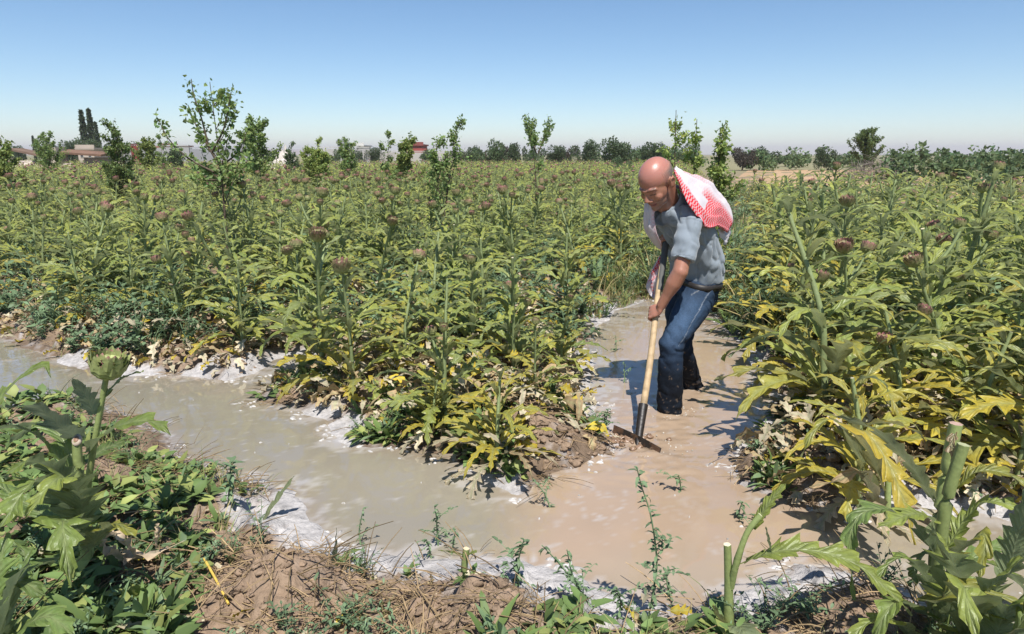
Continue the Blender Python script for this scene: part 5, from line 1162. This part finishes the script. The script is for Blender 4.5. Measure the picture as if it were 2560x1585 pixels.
for k, (px, pt, Y, lab) in enumerate([(2235, 377, 40, 'thin weed tree with a flat feathery top right of the brush pile'), (2310, 372, 44, 'slim dark tree rising from the right hedge'), (2362, 372, 42, 'small tree with spread top above the middle of the right hedge'), (2460, 381, 38, 'flat topped little tree over the right hedge'), (2535, 375, 30, 'dark slim tree near the right frame edge')]):
    sapling(px, pt, 0, Y, lab, seed=20+k, nb=7, lsize=.16, spread=.3, dens=1.6, trunk0=.45, col=TD*1.6, group='small trees rising from the right hedge')
# round bushes and trees on the horizon
def bush_mesh(seed, n=2600, size=.07, shape=1.0, col=TD):
    rg = np.random.default_rng(seed); tr = MB(); cr = MB(); tube(tr, [(0, 0, 0), (.02, 0, .25), (0, .02, .6)], [.035, .03, .012], 6, col=(.09, .07, .05))
    P = []
    for k in range(13):
        c = np.array((rg.normal(0, .26), rg.normal(0, .26), rg.uniform(.28, .78))); rr = rg.uniform(.14, .27)
        tube(tr, [(0, 0, .2), c*np.array((.5, .5, .8)), c], [.015, .005], 4, col=(.09, .07, .05), n=6, cap=False)
        d = norm(rg.normal(size=(n//13, 3))); P.append(c+d*rr*rg.uniform(.55, 1.08, (n//13, 1))**.6)
    P = np.concatenate(P); P = P[P[:, 2] > .03]; leaf_cards(cr, P, size, rg, col, .35)
    return tr.mesh('trunk', M_bark), cr.mesh('crown', M_tree, False)
BUSH = [bush_mesh(800+i, col=(TD, TD*1.2, TD*.9, np.array((.10, .085, .065)), TD*1.5)[i]) for i in range(5)]
def bush(px, ptop, w_px, Y, v, label, group='trees and bushes along the horizon', name='bush', cat='bush', pb=386):
    x = on_y(px, 386, Y)[0]; H = on_y(px, ptop, Y)[2]; W_ = w_px/F*Y
    r = empty(name, (x, Y, 0)); r.rotation_euler = (0, 0, px*.7); tag(r, label, cat, group)
    for nm_, me in zip(('trunk', 'crown'), BUSH[v]):
        o = bpy.data.objects.new(nm_, me); C.objects.link(o); o.parent = r; o.scale = (W_, W_, H)
for a in [(1548,340,80,60,0,'largest round dark bush on the horizon, left of the man'),(1470,346,62,70,0,'pointed dark bush second left of the man\'s head'),(1628,352,70,65,2,'dark bush on the horizon just left of the man\'s head'),(1700,352,60,70,1,'dark bush behind the tall sapling'),
          (1215,341,66,60,1,'green topped bush left of the V shaped tree'),(1255,350,50,66,3,'brown leafless looking bush left of the V shaped tree'),(1290,354,40,62,2,'small dark bush touching the V shaped tree'),(1180,366,46,75,2,'low dark bush right of the leaning tree'),(1385,360,60,70,2,'wide low bush right of the V shaped tree'),(1415,362,40,80,3,'greyish bush between two dark bushes'),
          (1590,366,40,80,1,'low green bush between the largest bush and its neighbour'),(1858,360,60,60,3,'grey brown bush right of the saplings'),(1915,364,60,62,0,'round dark tree right of the grey brown bush'),(2062,364,44,60,2,'cone shaped dark tree on the dry strip'),(2000,383,60,75,4,'low bright hedge bush left of the cone shaped tree'),(1965,382,60,80,4,'low green bush above the dry strip'),(2110,382,60,75,1,'low bush right of the cone shaped tree'),
          (1560,385,50,40,1,'low bush peeking over the field edge'),(430,362,60,40,0,'round dark bush against the grey wall'),(205,338,50,95,1,'round tree beside the cypresses'),(165,348,50,90,2,'dark round tree behind the collapsed building'),(240,346,60,95,0,'dark tree right of the cypresses'),(45,362,50,110,2,'dark clump of trees at the far left'),(345,352,40,110,2,'far dark tree behind the red gate'),(325,356,30,110,1,'small far tree above the grey wall'),
          (680,372,40,70,1,'low tree left of the white rubble heap'),(935,366,40,90,2,'far dark tree left of the red building'),(830,368,30,80,1,'low bush beside the feathery shrub'),(900,364,36,90,0,'far low tree behind the thin leaved shrub'),(1070,368,36,90,1,'low far bush right of the red building'),(1150,371,40,95,3,'low brownish bush on the horizon'),(1335,366,40,95,1,'far bush behind the V shaped tree')]:
    bush(*a)
# cypresses
def cypress(px, ptop, w_px, Y, label, seed):
    rg = np.random.default_rng(seed); x = on_y(px, 386, Y)[0]; H = on_y(px, ptop, Y)[2]; W_ = w_px/F*Y*.5
    r = empty('cypress_tree', (x, Y, 0)); tag(r, label, 'cypress', 'cypresses on the left horizon'); tr = MB(); cr = MB()
    tube(tr, [(0, 0, 0), (0, 0, H*.97)], [.2, .03], 6, col=(.08, .06, .05)); n = 1900
    t = rg.random(n)**.8; rad = W_*np.interp(t, [0, .1, .35, .7, 1], [.5, .9, 1, .6, .05])*(1+.25*np.sin(t*30+rg.uniform(0, 6))); a = rg.uniform(0, 6.28, n); q = rad*rg.uniform(.5, 1.1, n)
    leaf_cards(cr, np.stack([np.cos(a)*q, np.sin(a)*q, t*H], 1), H*.045, rg, TD*.75, .3); tr.build('trunk', M_bark, r); cr.build('crown', M_tree, r, False)
cypress(217, 276, 18, 100, 'left cypress, the darkest and fullest of the tall pair', 1); cypress(236, 273, 19, 104, 'right cypress of the tall pair, thinner at its top', 2); cypress(249, 306, 12, 102, 'short cypress leaning against the tall pair', 3)
cypress(88, 340, 6, 130, 'tiny far cypress above the collapsed roof', 4)
# hedge on the right, shrubs at the far edge of the field
hb = MB(); rg = np.random.default_rng(9)
def hedge(x0, x1, y0, y1, Hh, n, size, col):
    c = []
    for k in range(int(abs(x1-x0)*1.5)+3):
        t = rg.random(); cx = x0+(x1-x0)*t; cy = y0+(y1-y0)*t+rg.normal(0, .8); r_ = rg.uniform(.5, 1.0)*Hh*.55; d = norm(rg.normal(size=(n, 3)))
        c.append(np.array((cx, cy, Hh*rg.uniform(.35, .8)))+d*r_*rg.uniform(.5, 1.05, (n, 1)))
    P = np.concatenate(c); P = P[P[:, 2] > 0]; leaf_cards(hb, P, size, rg, col, .35)
hedge(11.5, 34, 17.5, 24, 1.25, 230, .16, TD*1.15); hedge(14, 40, 27, 34, 1.5, 160, .22, TD*1.4); hedge(20, 60, 60, 66, 1.7, 130, .3, TD*1.7); hedge(8, 22, 76, 80, 1.9, 130, .3, TD*1.8)
hb.build('shrubbery', M_tree, None, False); tag(bpy.data.objects['shrubbery'], 'dark green mass of shrubs beyond the right field', kind='stuff')
# brush pile
bp = MB()
for k in range(420):
    a = rg.uniform(0, 6.28); q = rg.random()**.5; c = np.array((math.cos(a)*q*2.0, math.sin(a)*q*1.0, rg.uniform(.05, 1.25)*(1-.65*q*q))); d = norm(rg.normal(size=3)*np.array((1, .6, .45))); l = rg.uniform(.25, .8)
    tube(bp, [c-d*l, c+rg.normal(0, .06, 3), c+d*l], [.014, .005], 3, col=np.array((.26, .22, .19))*rg.uniform(.5, 1.2), n=4, cap=False)
o = bp.build('brush_pile', M_bark); bx = on_y(2205, 386, 36)[0]; o.location = (bx, 36, 0); tag(o, 'tangled heap of dry grey branches beside the lone tree', 'brush pile')
# dry strip behind the right field
xs = np.linspace(0, 1, 40); ys_ = np.linspace(0, 1, 16); A, B_ = np.meshgrid(xs, ys_); DX = 7+A*34+B_*14; DY = 24+B_*38-A*0; ds = MB()
ds.add(np.stack([DX, DY, .10+.08*fbm(DX, DY, .7, 3, 4)], -1).reshape(-1, 3), grid_faces(16, 40), col=(np.array((.40, .27, .16))*(1+.2*fbm(DX, DY, 1.5, 4, 6)[..., None])).reshape(-1, 3))
tag(ds.build('dry_field', M_soil), 'tan strip of dry stubble beyond the right field', kind='structure')
# buildings and rubble
def boxv(mb, c, s, col, rz=0., tilt=0., ry=0.):
    V = np.array([(x, y, z) for z in (-1, 1) for y in (-1, 1) for x in (-1, 1)], float)*np.asarray(s)/2
    M = np.array(Matrix.Rotation(rz, 3, 'Z') @ Matrix.Rotation(tilt, 3, 'X') @ Matrix.Rotation(ry, 3, 'Y')); V = V@M.T+np.asarray(c)
    mb.add(V, [(0, 2, 3, 1), (4, 5, 7, 6), (0, 1, 5, 4), (2, 6, 7, 3), (0, 4, 6, 2), (1, 3, 7, 5)], col=col)
def X(px, Y): return float(on_y(px, 386, Y)[0])
def Z(py, Y): return float(on_y(1280, py, Y)[2])
Yw = 62
def wall(a, b, top, Y, col, label):
    xa, xb = X(a, Y), X(b, Y); mb = MB(); n = max(2, int((xb-xa)/3)); hh = Z(top, Y)
    for k in range(n):
        w_ = (xb-xa)/n; boxv(mb, (xa+w_*(k+.5), Y+.01*(k % 2), hh/2), (w_-.02, .2, hh*(1+.05*rng.normal())), np.asarray(col)*rng.uniform(.9, 1.08))
    r = empty('wall', ((xa+xb)/2, Y, 0)); tag(r, label, 'wall'); o = mb.build('wall_panels', M_paint, r, False); o.location = (-(xa+xb)/2, -Y, 0)
    cp_ = MB(); boxv(cp_, (0, 0, hh*1.06+.05), (xb-xa, .26, .1), np.asarray(col)*1.1); cp_.build('coping', M_paint, r, False)
    return r
wall(345, 475, 369, Yw, (.34, .33, .33), 'grey concrete field wall right of the red gate')
wall(310, 336, 367, Yw, (.36, .34, .33), 'short piece of grey wall left of the red gate')
wall(475, 640, 374, Yw+4, (.30, .30, .31), 'long grey wall behind the tallest young tree')
wall(770, 925, 372, 90, (.42, .40, .38), 'pale far wall behind the feathery shrub')
wall(920, 1120, 381, 95, (.40, .37, .34), 'low pale wall in front of the red building')
r = empty('gate', (X(340, Yw), Yw, 0)); tag(r, 'dark red metal gate in the grey wall on the left', 'gate'); mb = MB(); hh = Z(364, Yw)
boxv(mb, (0, -.12, hh/2), (.55, .05, hh), (.20, .05, .045)); mb.build('door_leaf', M_paint, r, False); mb = MB()
for sx in (-.3, .3): boxv(mb, (sx, -.1, hh*.52), (.06, .09, hh*1.04), (.16, .03, .03))
boxv(mb, (0, -.1, hh*1.05), (.66, .09, .07), (.16, .03, .03)); mb.build('gate_frame', M_paint, r, False)
def house(px0, px1, top, Y, col, label, roof=None, nw=2, dep=7):
    xa, xb = X(px0, Y), X(px1, Y); hh = Z(top, Y); r = empty('house', ((xa+xb)/2, Y+dep/2, 0)); tag(r, label, 'house', None); w_ = xb-xa
    mb = MB(); boxv(mb, (0, 0, hh/2), (w_, dep, hh), col); mb.build('wall', M_paint, r, False)
    rf = MB(); boxv(rf, (0, 0, hh+.12), (w_+.5, dep+.5, .24), roof if roof is not None else np.asarray(col)*.8)
    boxv(rf, (0, -dep/2-.1, hh+.42), (w_+.45, .15, .36), roof if roof is not None else np.asarray(col)*.9); rf.build('roof', M_paint, r, False)
    for k in range(nw):
        f = MB(); cx = -w_/2+w_*(k+.5)/nw; boxv(f, (cx, -dep/2-.03, hh*.68), (w_/nw*.42, .08, hh*.30), (.5, .48, .45)); fo_ = f.build('window', M_paint, r, False)
        pn = MB(); boxv(pn, (cx, -dep/2-.075, hh*.68), (w_/nw*.32, .03, hh*.23), (.03, .035, .04)); pn.build('pane', M_paint, fo_, False)
house(1028, 1056, 364, 120, (.24, .085, .07), 'small red house with a flat roof behind the green sapling', (.22, .07, .06), 2)
house(1018, 1066, 381, 112, (.24, .09, .07), 'low red outbuilding in front of the small red house', (.28, .07, .06), 3, 4)
house(893, 908, 366, 125, (.62, .60, .57), 'small white house left of the pale sapling', None, 1)
house(845, 862, 359, 140, (.34, .34, .35), 'grey concrete house behind the feathery shrub', None, 2)
house(405, 445, 366, 150, (.58, .56, .55), 'white topped far house above the grey wall', (.24, .12, .10), 3)
house(360, 400, 370, 140, (.28, .15, .12), 'long far house with a red roof behind the grey wall', (.26, .11, .09), 3)
house(195, 235, 374, 90, (.45, .38, .32), 'ruined tan house beside the collapsed roof', None, 2)
# collapsed building: broken roof slabs on heaps of stone
Yr = 48; r = empty('collapsed_house', (X(110, Yr), Yr, 0)); tag(r, 'collapsed house with tilted brown roof slabs on the left horizon', 'ruin'); m1 = MB()
boxv(m1, (-.6, 0, 1.52), (2.6, 1.8, .13), (.17, .115, .085), .1, .0, .22); m1.build('roof_slab', M_stone, r, False); m2 = MB(); boxv(m2, (2.5, .5, 1.55), (3.6, 1.8, .13), (.19, .115, .08), -.1, .08, .06); m2.build('roof_slab', M_stone, r, False)
m3 = MB(); boxv(m3, (.75, .1, .85), (.9, 1.6, 2.1), (.44, .37, .30), .2, .05, -.1); boxv(m3, (3.6, .9, .62), (2.6, .4, 1.25), (.34, .29, .26), .1); boxv(m3, (-1.6, .9, .5), (1.8, .4, 1.), (.38, .32, .28), -.2, .1); m3.build('broken_wall', M_stone, r, False)
def heap(px, Y, w_, h_, n, col, label, seed):
    rg = np.random.default_rng(seed); mb = MB(); r = empty('rubble_heap', (X(px, Y), Y, 0)); tag(r, label, 'rubble heap')
    for k in range(n):
        a = rg.uniform(0, 6.28); q = rg.random()**.6; z = h_*max(0, 1-q)*rg.uniform(.6, 1.0); s = rg.uniform(.15, .55)*(.6+.4*w_/5)
        boxv(mb, (math.cos(a)*q*w_/2, math.sin(a)*q*w_*.3, z), (s, s*rg.uniform(.4, 1), s*rg.uniform(.3, .8)), np.asarray(col)*rg.uniform(.75, 1.15), rg.uniform(0, 3), rg.normal(0, .5), rg.normal(0, .5))
    n1 = 18; t = np.linspace(0, 1, n1); a = np.arange(20)*2*math.pi/20; rr = w_/2*t
    V = np.stack([np.outer(rr, np.cos(a)), np.outer(rr, np.sin(a))*.6, np.repeat((h_*.95*(1-t))[:, None], 20, 1)*(1+.2*rg.normal(size=(n1, 20)))-.05], -1); mb.add(V.reshape(-1, 3), grid_faces(n1, 20, True), col=np.asarray(col)*.95)
    mb.build('stones', M_stone, r, False)
heap(60, 46, 5.5, .9, 240, (.50, .42, .36), 'pale stone rubble around the collapsed house on the left', 3)
heap(160, 46, 5, .75, 200, (.46, .38, .32), 'tan rubble heap under the tilted roof slabs', 4)
heap(265, 52, 4, .8, 120, (.45, .39, .34), 'low rubble heap between the ruin and the grey wall', 5)
heap(712, 50, 3.6, 1.62, 280, (.62, .56, .50), 'white cone shaped rubble heap right of the tallest tree', 6)
heap(690, 46, 7.5, .75, 300, (.58, .51, .45), 'wide low spread of white rubble around the cone shaped heap', 7)
heap(600, 44, 3, .5, 100, (.48, .42, .37), 'small low rubble heap left of the white heap', 8)
# far hills
hm = MB(); n = 220; px_ = np.linspace(-700, 1500, n); Yh = 3200
for k, (Yh, top, sd_, cc) in enumerate([(2600, 20, 3, (.33, .26, .20)), (3400, 34, 8, (.33, .26, .21))]):
    xx = (px_-1280)/F*Yh; prof = np.clip(np.interp(px_, [-700, 0, 120, 300, 420, 620, 700, 900, 1200, 1500], [1, 1, .9, .75, .5, .6, .8, .35, .1, 0])*top*(1+.35*fbm(px_, 0*px_+sd_, .012, 4, sd_)), 0, None)
    rows = np.stack([np.stack([xx, 0*xx+Yh-250, 0*xx-3], 1), np.stack([xx, 0*xx+Yh-90, prof*.6], 1), np.stack([xx, 0*xx+Yh, prof], 1), np.stack([xx, 0*xx+Yh+300, 0*xx-3], 1)])
    hm.add(rows.reshape(-1, 3), grid_faces(4, n), col=cc)
tag(hm.build('hills', M_paint), 'faint pinkish hills far off on the left', kind='structure')
print('background', time.time()-T0)
